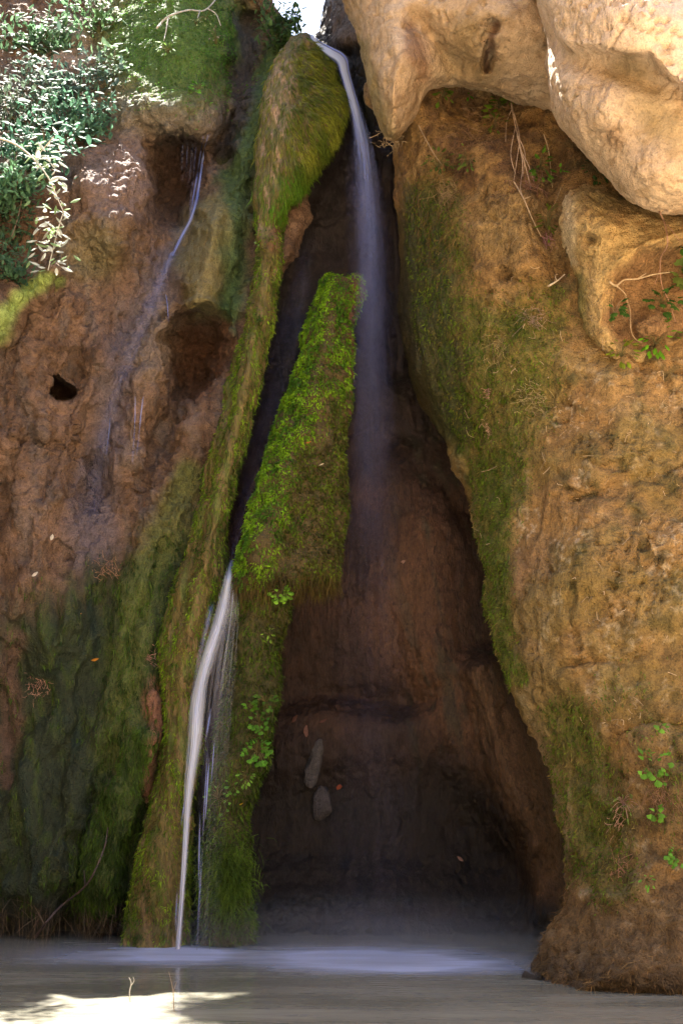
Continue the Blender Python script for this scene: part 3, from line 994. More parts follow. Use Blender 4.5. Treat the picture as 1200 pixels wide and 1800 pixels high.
# rock knob with the ivy niche
C_POLY = [(992, 345), (1040, 325), (1120, 345), (1250, 350), (1420, 380), (1420, 640), (1260, 640), (1190, 628), (1110, 650), (1050, 620), (1020, 570), (1004, 480), (988, 410)]
cf, cb = pillow(lambda a, b: 8.85 + 0.0006 * (b - 480), 0.55, 75, 0.6)
def c_front(a, b, s):
    y = cf(a, b, s)
    wa = a + 16 * perlin(np.stack([a / 34, b / 34, 0 * a], 1), 5); wb = b + 16 * perlin(np.stack([a / 34, b / 34, 0 * a], 1), 8)
    h = -0.34 * region(wa, wb, [(1085, 490), (1130, 445), (1230, 420), (1300, 450), (1300, 640), (1180, 625), (1100, 625), (1066, 560)], 22)
    h = h + 0.22 * blob(a, b, 1145, 575, 34, 26, 0, 3) - 0.1 * blob(a, b, 1038, 420, 12, 10, 0, 3) + 0.1 * blob(a, b, 1050, 400, 50, 30)
    h = h + 0.12 * stroke(a, b, [(1090, 455), (1150, 425), (1210, 415)], 18)
    return y - h
C_me = solid("rock_outcrop", C_POLY, c_front, cb, 4, 0.016)
KNP = displace(C_me, lambda P, N, a, b: rock_relief(P, 0.05, 0.04, 0.012, 0.0, 23, 0.02))
px, py = proj(KNP)
qx, qy = px + 16 * fbm(KNP, 3.5, 4, 121), py + 16 * fbm(KNP, 3.5, 4, 123)
n_b = fbm(KNP, 7.0, 4, 127)
C = np.tile(np.array([[0.44, 0.31, 0.14]]), (len(KNP), 1))
C = lerp(C, sstep(0.0, 0.3, n_b) * 0.55, (0.26, 0.15, 0.06))
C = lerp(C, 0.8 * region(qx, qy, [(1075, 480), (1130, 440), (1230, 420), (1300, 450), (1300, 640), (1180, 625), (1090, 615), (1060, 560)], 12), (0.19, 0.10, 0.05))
C = lerp(C, 0.7 * stroke(qx, qy, [(1010, 500), (1015, 580), (1030, 620)], 18, 3), (0.12, 0.13, 0.03))
C = lerp(C, 0.6 * blob(qx, qy, 1070, 350, 60, 18, 0, 3), (0.15, 0.12, 0.05))
C = lerp(C, 0.8 * stroke(qx, qy, [(994, 345), (1000, 460)], 10, 3), (0.55, 0.45, 0.30))
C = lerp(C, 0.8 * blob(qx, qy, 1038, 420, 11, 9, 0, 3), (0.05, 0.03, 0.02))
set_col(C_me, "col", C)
set_float(C_me, "wet", np.full(len(KNP), 0.1))
link("rock_outcrop", C_me, M_ROCK, label="tan rock outcrop under the pale boulder, hollowed by a niche with roots and ivy", cat="rock")

# long mossy ridge left of the dark chute
F_POLY = [(500, 78), (530, 60), (560, 76), (584, 114), (602, 170), (600, 218), (580, 262), (548, 308), (522, 346), (498, 374), (496, 460), (474, 590), (442, 740), (412, 850), (398, 950), (398, 1010), (372, 1120), (350, 1220), (352, 1310), (340, 1420), (332, 1540), (325, 1720), (215, 1720), (228, 1600), (240, 1500), (268, 1400), (288, 1280), (283, 1160), (300, 1060), (340, 930), (368, 810), (400, 680), (424, 590), (444, 500), (452, 410), (452, 300), (458, 220), (470, 140)]
def f_yc(a, b):
    return lerp_py(b, [60, 200, 380, 700, 1000, 1400, 1720], [10.55, 10.2, 10.05, 10.0, 9.95, 9.92, 9.9])
ff, fb = pillow(f_yc, 0.32, 46, 0.5)
def f_front(a, b, s):
    y = ff(a, b, s)
    h = 0.12 * blob(a, b, 555, 220, 60, 110, 25, 3) - 0.12 * blob(a, b, 490, 395, 30, 20, 0, 3)
    h = h + 0.10 * stroke(a, b, [(455, 560), (420, 750), (370, 950), (330, 1130)], 14) - 0.08 * stroke(a, b, [(430, 560), (395, 760), (350, 950), (320, 1090)], 8)
    return y - h
F_me = solid("mossy_ridge", F_POLY, f_front, fb, 4, 0.015)
def f_disp(P, N, px, py):
    Q = P.copy(); Q[:, 2] *= 0.16; Q[:, 0] += 0.07 * P[:, 2]
    return 0.05 * fbm(Q, 9, 3, 141) + 0.07 * fbm(P, 2.6, 3, 143) + 0.012 * fbm(P, 20, 2, 145)
FP = displace(F_me, f_disp)
px, py = proj(FP)
qx, qy = px + 14 * fbm(FP, 3.5, 4, 131), py + 20 * fbm(FP, 3.5, 4, 133)
C = np.tile(np.array([[0.11, 0.085, 0.025]]), (len(FP), 1))
C = lerp(C, sstep(0, 0.3, streaky(FP, 9, 135)) * 0.8, (0.085, 0.11, 0.02))
C = lerp(C, sstep(0.05, 0.3, streaky(FP, 13, 137)) * 0.7, (0.20, 0.13, 0.06))
C = lerp(C, 0.7 * stroke(qx, qy, [(490, 380), (480, 430)], 14, 3), (0.13, 0.055, 0.03))
rib = stroke(qx, qy, [(500, 110), (482, 220), (468, 320), (462, 400)], [22, 26, 18, 14], 3)
C = lerp(C, 0.8 * rib, (0.15, 0.13, 0.04))
C = lerp(C, 0.9 * rib * sstep(0.0, 0.2, streaky(FP, 16, 138)), (0.30, 0.20, 0.13))
set_col(F_me, "col", C)
set_float(F_me, "wet", np.full(len(FP), 0.4))
ridge = link("mossy_ridge", F_me, M_TUFA, label="long narrow mossy ridge running from the waterfall lip down to the pool", cat="rock")

# mossy column between chute and grotto
G_POLY = [(570, 484), (585, 478), (605, 488), (634, 486), (627, 560), (616, 650), (609, 800), (606, 950), (597, 1000), (588, 1034), (574, 1016), (558, 1044), (541, 1024), (522, 1050), (512, 1040), (506, 1090), (492, 1160), (486, 1240), (470, 1330), (444, 1400), (440, 1520), (438, 1720), (345, 1720), (352, 1560), (362, 1440), (382, 1300), (398, 1180), (410, 1060), (415, 990), (428, 930), (452, 855), (492, 735), (530, 620), (553, 535)]
def g_yc(a, b):
    return lerp_py(b, [470, 750, 1020, 1060, 1200, 1500, 1720], [10.15, 9.85, 9.65, 9.85, 9.95, 10.0, 10.0])
gf, gb = pillow(g_yc, 0.26, 44, 0.45)
def g_front(a, b, s):
    y = gf(a, b, s)
    return y - 0.12 * stroke(a, b, [(590, 520), (540, 700), (480, 880), (450, 980)], [26, 34, 40, 36]) - 0.08 * blob(a, b, 400, 1550, 40, 70)
G_me = solid("mossy_column", G_POLY, g_front, gb, 4, 0.015)
GP = displace(G_me, lambda P, N, a, b: 0.10 * fbm(P, 2.6, 3, 151) + 0.03 * fbm(P, 6, 2, 157) + 0.03 * fbm(P, 11, 3, 153) + 0.01 * fbm(P, 30, 2, 155))
px, py = proj(GP)
C = np.tile(np.array([[0.075, 0.055, 0.018]]), (len(GP), 1))
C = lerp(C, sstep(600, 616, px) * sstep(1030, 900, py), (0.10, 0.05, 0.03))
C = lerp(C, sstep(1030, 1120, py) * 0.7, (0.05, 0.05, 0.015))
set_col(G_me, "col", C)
set_float(G_me, "wet", np.full(len(GP), 0.4))
column = link("mossy_column", G_me, M_ROCK, label="leaning slab-like column thick with bright green moss, in the middle of the picture", cat="rock")

# ------------------------------------------------------------------ moss fleece
def green_tint(base, dark, scale=5.0, seed=0, var=0.3, brown=None, brown_mask=None):
    base, dark = np.array(base), np.array(dark)
    def fn(P, r):
        t = sstep(-0.35, 0.35, fbm(P, scale, 3, seed))[:, None]
        c = dark * (1 - t) + base * t
        if brown is not None:
            a, b = proj(P)
            bm = np.clip(brown_mask(a, b, P), 0, 1) * r.uniform(0.5, 1.0, len(P))
            c = c * (1 - bm[:, None]) + np.array(brown) * bm[:, None]
        return c * r.uniform(1 - var, 1 + var, (len(P), 1))
    return fn

# column
gpx, gpy = proj(GP)
wG = sstep(1045, 1020, gpy) * (GP[:, 1] < 10.2) * np.clip(1.2 - sstep(604, 622, gpx) * 0.9, 0.1, 2) * (0.15 + sstep(-0.35, 0.0, fbm(GP, 5.0, 3, 159)))
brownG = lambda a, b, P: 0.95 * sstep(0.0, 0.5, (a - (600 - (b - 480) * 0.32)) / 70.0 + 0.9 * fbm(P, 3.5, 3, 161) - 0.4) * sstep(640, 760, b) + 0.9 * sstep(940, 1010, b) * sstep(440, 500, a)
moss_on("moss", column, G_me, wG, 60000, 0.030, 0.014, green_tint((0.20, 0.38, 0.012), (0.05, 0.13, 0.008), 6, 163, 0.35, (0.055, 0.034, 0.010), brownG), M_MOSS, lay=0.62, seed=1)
wG2 = sstep(1025, 1060, gpy) * (GP[:, 1] < 10.3)
moss_on("moss", column, G_me, wG2, 24000, 0.045, 0.010, green_tint((0.085, 0.15, 0.010), (0.03, 0.05, 0.005), 6, 165, 0.35, (0.07, 0.045, 0.012), lambda a, b, P: sstep(-0.1, 0.3, fbm(P, 5, 3, 167)) * sstep(1300, 1100, b)), M_MOSS, lay=0.7, seed=2)
fr = sstep(985, 1015, gpy) * sstep(1050, 1035, gpy) * (GP[:, 1] < 10.0)
moss_on("moss_fringe", column, G_me, fr, 2600, 0.09, 0.006, green_tint((0.12, 0.085, 0.02), (0.06, 0.04, 0.012), 6, 169), M_MOSS, lay=0.85, seed=3, droop=0.8)

# ridge
fpx, fpy = proj(FP)
wF = (FP[:, 1] < 10.4) * sstep(370, 400, fpy) * (0.35 + 0.9 * sstep(-0.1, 0.25, streaky(FP, 8, 171)))
moss_on("moss", ridge, F_me, wF, 60000, 0.034, 0.009, green_tint((0.20, 0.33, 0.014), (0.045, 0.085, 0.008), 5, 173, 0.35, (0.14, 0.10, 0.03), lambda a, b, P: sstep(0.0, 0.3, streaky(P, 12, 175))), M_MOSS, lay=0.72, seed=4, droop=0.5, spread=0.6)
wF2 = (FP[:, 1] < 10.6) * sstep(400, 370, fpy) * sstep(60, 90, fpy) * (0.12 + sstep(0, 45, fpx - (495 - 0.12 * (fpy - 150)) + 25 * fbm(FP, 4, 2, 178)))
def comb_right(P):
    a, b = proj(P)
    k = sstep(470, 560, a)
    return np.stack([0.9 * k, 0 * k, 0 * k], 1)
moss_on("moss_strands", ridge, F_me, wF2, 26000, 0.095, 0.007, green_tint((0.22, 0.24, 0.025), (0.08, 0.12, 0.010), 4, 177, 0.4, (0.085, 0.21, 0.012), lambda a, b, P: sstep(280, 330, b)), M_MOSS, lay=0.9, comb=comb_right, seed=5, droop=0.25, spread=0.12)

# left cliff moss and drapes
lpx, lpy = proj(LP)
front = LP[:, 1] < 11.4
wL = front * np.clip(m_moss_rib + 0.12 * m_low * sstep(0.0, 0.3, streaky(LP, 10, 71)) + 0.2 * m_rib * m_low, 0, 1) * sstep(1630, 1600, lpy)
moss_on("moss", cliff_face, left_me, wL, 42000, 0.038, 0.007, green_tint((0.075, 0.135, 0.014), (0.022, 0.048, 0.009), 5, 181), M_MOSS, lay=0.92, seed=6, droop=0.6, spread=0.3)
wD = front * m_dome
moss_on("moss", cliff_face, left_me, wD, 16000, 0.028, 0.010, green_tint((0.11, 0.25, 0.035), (0.05, 0.12, 0.02), 4, 183), M_MOSS, lay=0.7, seed=7)
wR = front * sstep(1560, 1590, lpy) * sstep(1640, 1615, lpy) * (lpx < 330)
moss_on("hanging_roots", cliff_face, left_me, wR, 900, 0.30, 0.006, green_tint((0.14, 0.11, 0.08), (0.07, 0.055, 0.04), 4, 185), M_DRY, lay=0.97, seed=8, droop=0.2, spread=0.08)

# right buttress moss
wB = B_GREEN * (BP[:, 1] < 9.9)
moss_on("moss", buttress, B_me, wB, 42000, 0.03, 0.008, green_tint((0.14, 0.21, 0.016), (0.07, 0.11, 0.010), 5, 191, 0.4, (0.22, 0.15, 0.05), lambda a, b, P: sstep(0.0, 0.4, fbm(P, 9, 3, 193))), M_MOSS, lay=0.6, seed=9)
bpx, bpy_ = proj(BP)
wB2 = (BP[:, 1] < 9.6) * (0.6 * sstep(1540, 1600, bpy_) + 0.8 * blob(bpx, bpy_, 870, 330, 150, 190, 0, 4) + 0.5 * stroke(bpx, bpy_, [(740, 330), (770, 460)], 40))
moss_on("dry_rootlets", buttress, B_me, wB2, 26000, 0.07, 0.004, green_tint((0.19, 0.12, 0.05), (0.09, 0.055, 0.022), 8, 195), M_DRY, lay=0.8, seed=10, spread=0.5)

bpy.context.view_layer.update()
#PART2
# ------------------------------------------------------------------ finding the surface behind a photo pixel
DG = bpy.context.evaluated_depsgraph_get()
def hit(px, py):
    d = Vector(at(px, py, 5.0) - CAM).normalized()
    ok, loc, nor, idx, ob, mt = scene.ray_cast(DG, Vector(CAM), d)
    if not ok:
        return Vector(at(px, py, 10.5)), Vector((0, -1, 0))
    return loc, nor

def surf(px, py, off=0.03):
    loc, nor = hit(px, py)
    v = (Vector(CAM) - loc).normalized()
    return np.array(loc + v * off)

def surf_path(pts, n, off=0.03, smooth=3):
    Q = curve_pts(pts, n)
    Y = np.array([surf(a, b, off)[1] for a, b in Q[:, :2]])
    for _ in range(smooth):
        Yp = np.pad(Y, 1, mode='edge')
        Y = np.minimum(Y, (Yp[:-2] + Yp[1:-1] + Yp[2:]) / 3)
    return Q, Y

# ------------------------------------------------------------------ water: falls, trickles, foam, mist
def ribbon_mesh(name, Q, Y, w, dens, across=15, convex=0.25, seed=0, edge=2.0, wav=0.0):
    """Q photo path (n,2), Y depth, w width in photo px, dens opacity"""
    P = at(Q[:, 0], Q[:, 1], Y)
    n = len(P)
    T = unit(np.gradient(P, axis=0))
    S = unit(np.cross(T, np.array((0, -1.0, 0))))
    ww = (w * Y / F * 1.03)[:, None]
    u = np.linspace(-1, 1, across)
    ln = np.concatenate([[0], np.cumsum(np.linalg.norm(np.diff(P, axis=0), axis=1))])
    r = np.random.default_rng(seed)
    V = P[:, None] + S[:, None] * (ww * 0.5)[:, None] * u[None, :, None]
    V[:, :, 1] -= (ww * convex) * (1 - u[None] ** 2)
    if wav:
        q = np.stack([np.repeat(u[None] * 3.0, n, 0).ravel(), np.repeat(ln[:, None] * 0.7, across, 1).ravel(), np.full(n * across, seed * 3.3)], 1)
        V[:, :, 1] += wav * ww * fbm(q, 1.0, 2, seed).reshape(n, across)
    idx = np.arange(n * across).reshape(n, across)
    q4 = np.stack([idx[:-1, :-1].ravel(), idx[1:, :-1].ravel(), idx[1:, 1:].ravel(), idx[:-1, 1:].ravel()], 1)
    me = new_mesh(name, V.reshape(-1, 3), [q4])
    set_float(me, "dens", (dens[:, None] * (1 - np.abs(u[None]) ** edge)).ravel())
    fl = np.stack([np.repeat(u[None], n, 0) * 0.5 * (0.35 + 0 * ww), np.repeat(ln[:, None], across, 1), np.full((n, across), seed * 2.7)], -1)
    a = me.attributes.new("flow", 'FLOAT_VECTOR', 'POINT')
    a.data.foreach_set("vector", fl.astype(np.float32).ravel())
    return me

def ribbon(name, parent, rows, n, mat, surf_off=None, **kw):
    """rows: (px, py, Y or 0, width, dens)"""
    R = curve_pts(rows, n)
    Y = R[:, 2]
    if surf_off is not None:
        _, Y = surf_path([r[:2] for r in rows], n, surf_off)
    return link(name, ribbon_mesh(name, R[:, :2], Y, np.maximum(R[:, 3], 0.5), np.clip(R[:, 4], 0, 2), **kw), mat, parent)

wf = empty("waterfall", at(640, 1660, 9.6), "tall thin waterfall spilling from the bright notch at the top and fading into a veil", "waterfall")
top_rows = [(548, 62, 10.45, 10, .6), (560, 78, 10.38, 18, .9), (580, 92, 10.3, 26, 1.6), (600, 106, 10.25, 28, 1.7), (607, 130, 10.2, 22, 1.7), (616, 162, 10.15, 22, 1.5), (628, 205, 10.1, 28, .95), (638, 255, 10.05, 40, .65), (644, 310, 10.0, 48, .4), (648, 380, 9.98, 54, .2), (650, 470, 9.96, 60, .11), (650, 620, 9.95, 64, .06), (648, 800, 9.95, 70, .025), (645, 1000, 9.95, 80, .0)]
ribbon("stream", wf, top_rows, 140, M_FALL, seed=1, convex=0.15, wav=0.3)
ribbon("stream", wf, [(a - 3, b, y - 0.05, w * 0.55, d * 0.8) for a, b, y, w, d in top_rows], 140, M_FALL, seed=2, convex=0.1, wav=0.3)
ribbon("stream", wf, [(a - 1, b, y - 0.08, w * 0.7, d * k) for (a, b, y, w, d), k in zip(top_rows[:9], (1.4, 1.5, 1.5, 1.5, 1.4, 1.2, .8, .35, .05))], 90, M_SILK, seed=11, convex=0.12, edge=1.3)
ribbon("veil", wf, [(625, 240, 10.1, 50, .03), (640, 330, 10.0, 76, .12), (648, 430, 9.98, 88, .1), (652, 560, 9.95, 92, .08), (652, 740, 9.95, 100, .05), (650, 1000, 9.92, 120, .025), (655, 1300, 9.9, 150, .02), (660, 1600, 9.88, 170, .025), (662, 1668, 9.85, 180, .05)], 120, M_VEIL, seed=3, convex=0.08, across=25, edge=1.6)

wf2 = empty("waterfall", at(322, 1665, 9.4), "white silky stream shooting out low between the mossy ridge and the mossy column", "waterfall")
low_rows = [(407, 985, 0, 10, .5), (403, 1010, 0, 24, .8), (396, 1050, 0, 32, .85), (385, 1095, 0, 34, .95), (368, 1150, 0, 34, 1.1), (354, 1200, 0, 32, 1.15), (347, 1245, 0, 38, 1.3), (342, 1310, 0, 34, 1.3), (334, 1370, 0, 26, 1.3), (329, 1430, 0, 19, 1.15), (325, 1500, 0, 16, 1.1), (319, 1590, 0, 14, 1.05), (313, 1668, 0, 14, 1.0)]
_, lowY = surf_path([r[:2] for r in low_rows], len(low_rows), 0.05)
yy = np.minimum.accumulate(lowY)
yy = np.minimum(yy, np.linspace(yy[0], 9.42, len(yy)))
low_rows = [(a, b, yy[k], w, d) for k, (a, b, _, w, d) in enumerate(low_rows)]
low_rows = [(a, b, y, w * 0.8, d * 0.8) for a, b, y, w, d in low_rows]
ribbon("stream", wf2, low_rows, 120, M_SILK, seed=4, convex=0.3, wav=0.25, edge=1.0)
ribbon("stream", wf2, [(a + 1, b, y - 0.03, w * 0.5, d * 0.9) for a, b, y, w, d in low_rows], 120, M_SILK, seed=5, convex=0.2, wav=0.25, edge=1.2)
ribbon("film", wf2, [(545, 410, 0, 30, .02), (520, 540, 0, 50, .09), (480, 700, 0, 46, .11), (445, 830, 0, 34, .13), (418, 930, 0, 20, .2), (406, 990, 0, 12, .4)], 60, M_VEIL, surf_off=0.05, seed=9, convex=0.05)
spray = [(408, 985, 12, .4), (409, 1040, 22, .45), (402, 1100, 36, .28), (390, 1180, 50, .18), (380, 1280, 56, .11), (374, 1400, 56, .06), (366, 1550, 50, .05), (360, 1660, 50, .06)]
ribbon("spray", wf2, [(a, b, np.interp(b, [r[1] for r in low_rows], yy) - 0.01, w, d) for a, b, w, d in spray], 90, M_FINE, seed=6, convex=0.1, across=21)
ribbon("spray", wf2, [(405, 1000, yy[0], 8, .4), (380, 1030, yy[0], 14, .4), (368, 1080, yy[1], 12, .3), (352, 1150, yy[2], 10, .2), (338, 1230, yy[4], 10, .1)], 50, M_FALL, seed=7, convex=0.1)
for k, (x0, y0, x1, y1, w, d) in enumerate([(372, 1240, 362, 1300, 5, .5), (366, 1300, 356, 1480, 3.5, .45), (356, 1480, 346, 1672, 4, .4), (368, 1330, 361, 1440, 4, .8), (352, 1420, 349, 1560, 4, .5), (378, 1290, 371, 1380, 3, .6), (330, 1380, 318, 1450, 4, .5), (312, 1560, 309, 1640, 5, .4)]):
    yv = np.interp((y0 + y1) / 2, [r[1] for r in low_rows], yy) + 0.01
    ribbon("thread", wf2, [(x0, y0, yv, w * .4, 0.05), ((x0 * 2 + x1) / 3, (y0 * 2 + y1) / 3, yv, w, d), ((x0 + 2 * x1) / 3, (y0 + 2 * y1) / 3, yv - .02, w, d), (x1, y1, yv - .03, w * .5, d * .6)], 24, M_FALL, seed=20 + k, across=5)

def trickle(label, strands):
    t0 = strands[0][-1]
    t = empty("trickle", surf(t0[0], t0[1], 0.02), label, "trickle", "trickles running down the left cliff")
    for k, rows in enumerate(strands):
        ribbon("strand", t, rows, 40, M_FALL if rows[0][4] < 0.9 else M_FALL, surf_off=0.035, seed=30 + k, across=7)

trickle("double pale trickle dropping from the grey lip into the dark alcove beside the green tongue", [
    [(358, 240, 0, 5, .3), (352, 275, 0, 6, .7), (345, 320, 0, 6, .6), (334, 380, 0, 5, .35)],
    [(366, 238, 0, 5, .4), (358, 270, 0, 6, .9), (351, 320, 0, 6, .8), (345, 355, 0, 8, .7), (336, 385, 0, 9, .75), (320, 415, 0, 9, .7), (303, 450, 0, 8, .5)],
    [(340, 240, 0, 5, .2), (336, 290, 0, 6, .35), (331, 340, 0, 5, .2)],
    [(346, 242, 0, 4, .25), (343, 280, 0, 5, .5), (338, 330, 0, 4, .3), (332, 370, 0, 3, .1)],
    [(330, 240, 0, 4, .2), (329, 275, 0, 4, .4), (327, 320, 0, 4, .15)],
    [(322, 245, 0, 4, .15), (320, 290, 0, 5, .28), (322, 330, 0, 4, .1)]])
trickle("broad bluish film of water sliding down the brown channel left of the alcoves", [
    [(303, 445, 0, 12, .4), (290, 480, 0, 24, .2), (265, 540, 0, 36, .15), (240, 600, 0, 32, .1), (210, 680, 0, 24, .09), (190, 740, 0, 30, .1), (175, 820, 0, 36, .08), (165, 920, 0, 36, .03)]])
trickle("twin thin white threads below the grey pillar on the left cliff", [
    [(238, 697, 0, 3, .4), (238, 730, 0, 3, .6), (236, 770, 0, 3, .4), (233, 815, 0, 3, .15)],
    [(252, 698, 0, 4, .5), (248, 730, 0, 4, .6), (244, 770, 0, 3, .4), (240, 800, 0, 3, .15)]])
trickle("short thin thread of water at the top of the brown pillar, beside the lower alcove", [
    [(292, 518, 0, 3, .5), (295, 540, 0, 3, .7), (296, 565, 0, 3, .3)]])
trickle("single thin thread at the left edge of the bluish channel, below the dark hole", [
    [(194, 735, 0, 3, .5), (192, 760, 0, 3, .6), (187, 800, 0, 3, .3)]])

# foam lying on the pool
fx, fy = np.meshgrid(np.linspace(-3.6, 2.2, 150), np.linspace(8.2, 10.6, 90))
fp = np.stack([fx.ravel(), fy.ravel(), np.full(fx.size, 0.012)], 1)
fpx_, fpy_ = proj(fp)
fd = 1.5 * blob(fpx_, fpy_, 680, 1690, 120, 17) + 0.6 * blob(fpx_, fpy_, 560, 1684, 120, 17) + 0.35 * blob(fpx_, fpy_, 810, 1702, 120, 22) + 1.3 * blob(fpx_, fpy_, 315, 1678, 75, 12) + 0.45 * blob(fpx_, fpy_, 200, 1680, 130, 14)
fd *= 1.35
fd *= np.clip(1 + 0.8 * fbm(fp * np.array((1, 3.0, 1)), 2.2, 4, 301), 0.1, 2)
edge = np.minimum(sstep(-3.6, -3.0, fp[:, 0]) * sstep(2.2, 1.7, fp[:, 0]), sstep(8.2, 8.5, fp[:, 1]) * sstep(10.6, 10.3, fp[:, 1]))
i = np.arange(fx.size).reshape(fx.shape)
fme = new_mesh("foam", fp, [np.stack([i[:-1, :-1].ravel(), i[:-1, 1:].ravel(), i[1:, 1:].ravel(), i[1:, :-1].ravel()], 1)])
set_float(fme, "dens", np.clip(fd * edge, 0, 0.95))
a = fme.attributes.new("flow", 'FLOAT_VECTOR', 'POINT')
a.data.foreach_set("vector", (fp * np.array((0.03, 1.5, 1))).astype(np.float32).ravel())
link("foam", fme, fall_material("pool_foam", tint=(0.66, 0.72, 1.0), streak=14.0, lo=0.6), kind="stuff")

# mist over the foot of the falls: one soft volume
m, nt, N, L, out = base_mat("fall_mist")
pv = N.new("ShaderNodeVolumePrincipled")
pv.inputs["Color"].default_value = (0.74, 0.82, 1.0, 1)
tc = N.new("ShaderNodeTexCoord")
ln_ = node(nt, "ShaderNodeVectorMath", operation='LENGTH')
L.new(tc.outputs["Object"], ln_.inputs[0])
mr = node(nt, "ShaderNodeMapRange", i_From_Min=1.0, i_From_Max=0.1, i_To_Min=0.0, i_To_Max=1.0, interpolation_type='SMOOTHSTEP')
L.new(ln_.outputs["Value"], mr.inputs["Value"])
nz = node(nt, "ShaderNodeTexNoise", i_Scale=3.0, i_Detail=2.0)
L.new(tc.outputs["Object"], nz.inputs["Vector"])
m2_ = node(nt, "ShaderNodeMath", operation='MULTIPLY'); L.new(mr.outputs[0], m2_.inputs[0]); L.new(nz.outputs["Fac"], m2_.inputs[1])
m3_ = node(nt, "ShaderNodeMath", operation='MULTIPLY'); L.new(m2_.outputs[0], m3_.inputs[0]); m3_.inputs[1].default_value = 0.27
L.new(m3_.outputs[0], pv.inputs["Density"]); L.new(pv.outputs[0], out.inputs["Volume"])
M_MIST = m
ang = np.linspace(0, 2 * math.pi, 24, endpoint=False)
def ball(n1=16, n2=24):
    th = np.linspace(0, math.pi, n1)
    V = np.stack([np.outer(np.sin(th), np.cos(np.linspace(0, 2 * math.pi, n2, endpoint=False))).ravel(), np.outer(np.sin(th), np.sin(np.linspace(0, 2 * math.pi, n2, endpoint=False))).ravel(), np.repeat(np.cos(th), n2)], 1)
    i = np.arange(n1 - 1)[:, None] * n2
    j = np.arange(n2)[None]
    q = np.stack([i + j, i + n2 + j, i + n2 + (j + 1) % n2, i + (j + 1) % n2], -1).reshape(-1, 4)
    return V, q
bv, bq = ball()
mo = link("mist", new_mesh("mist", bv, [bq]), M_MIST, kind="stuff")
mo.location = (0.35, 9.45, 0.05); mo.scale = (2.6, 1.5, 0.5)

# ------------------------------------------------------------------ plants
def leaf_shape(kind):
    if kind == 'ivy':
        pts = [(0, 0), (.30, -.08), (.55, .18), (.36, .38), (.42, .62), (.16, .62), (0, 1.0), (-.16, .62), (-.42, .62), (-.36, .38), (-.55, .18), (-.30, -.08)]
    elif kind == 'round':
        pts = [(0, 0), (.20, .22), (.46, .42), (.50, .66), (.30, .74), (.26, .92), (.08, .86), (0, 1.0), (-.12, .84), (-.30, .90), (-.34, .70), (-.52, .60), (-.44, .38), (-.2, .2)]
    else:
        pts = [(0, 0), (.16, .2), (.24, .48), (.14, .8), (0, 1.0), (-.14, .8), (-.24, .48), (-.16, .2)]
    P = np.array([(0, .42)] + pts, float)
    z = -0.35 * np.abs(P[:, 0]) - 0.18 * P[:, 1] ** 2
    z[0] += 0.04
    V = np.stack([P[:, 0], P[:, 1], z], 1)
    k = len(pts)
    T = np.array([(0, 1 + i, 1 + (i + 1) % k) for i in range(k)])
    return V, T

def rot_to(d, r):
    """matrix whose Y axis is d, Z roughly up/out"""
    d = Vector(d).normalized()
    z = Vector((r.uniform(-.4, .4), -0.7, 0.7 + r.uniform(-.3, .3)))
    x = d.cross(z).normalized()
    z = x.cross(d)
    return Matrix((x, d, z)).transposed()

LEAF = {}
def leaf_mesh(kind, tint):
    key = (kind, tuple(np.round(tint, 3)))
    if key not in LEAF:
        V, T = leaf_shape(kind)
        me = new_mesh("leaf", V, [T], smooth=False)
        sh = 1 + 0.25 * (V[:, 1:2] - 0.5)
        set_col(me, "tint", np.clip(np.array(tint)[None] * sh, 0, 1))
        me.materials.append(M_LEAF)
        LEAF[key] = me
    return LEAF[key]

def plant(name, px, py, label, cat="plant", group=None, spread=30, n=8, size=12, kind='ivy', tint=(0.10, 0.30, 0.03), droop=0.4, seed=0, stem=(0.14, 0.12, 0.05), single=True, up=0.3, off=0.02, asp=1.0):
    r = np.random.default_rng(seed + int(px) * 7 + int(py))
    root = surf(px, py, off)
    size = size * 0.68; n = int(n * 1.7); tint = tuple(np.array(tint) * np.array((1.15, 0.78, 0.7)))
    sc_ = np.linalg.norm(root - CAM) / F
    e = empty(name, root, label, cat, group)
    st = Join()
    big = Join()
    for k in range(n):
        a = r.uniform(0, 2 * math.pi)
        rad = spread * sc_ * math.sqrt(r.uniform(0.05, 1))
        tip = root + np.array((math.cos(a) * rad, -r.uniform(0.03, 0.10) - 0.25 * rad, math.sin(a) * rad * asp - droop * rad * 0.6 + up * spread * sc_))
        mid = (root + tip) / 2 + np.array((0, -0.03, 0.25 * rad))
        pth = curve_pts([root, mid, tip], 6)
        V, q = tube(pth, np.linspace(0.0028, 0.0014, 6), 4)
        st.add(V, q, None, stem)
        d = np.array((math.cos(a) * 0.8, -0.5, math.sin(a) * 0.6 - droop))
        L_ = size * sc_ * r.uniform(0.7, 1.25)
        M = rot_to(d, r)
        tv = np.array(tint) * r.uniform(0.75, 1.3)
        if single:
            o = link("leaf", leaf_mesh(kind, tuple(np.array(tint) * [0.7, 0.85, 1.0, 1.15, 1.35][r.integers(5)])), None, None)
            o.parent = e
            o.matrix_basis = Matrix.Translation(Vector(tip)) @ (M.to_4x4()) @ Matrix.Scale(L_, 4)
            o.matrix_parent_inverse = Matrix.Translation(Vector(root)).inverted()
        else:
            V, T = leaf_shape(kind)
            big.add((V * L_) @ np.array(M).T + tip, None, T, tv)
    link("stem", st.mesh("stem"), M_DRY, e)
    if not single:
        link("foliage", big.mesh("foliage", False), M_LEAF, e, kind="stuff")
    return e

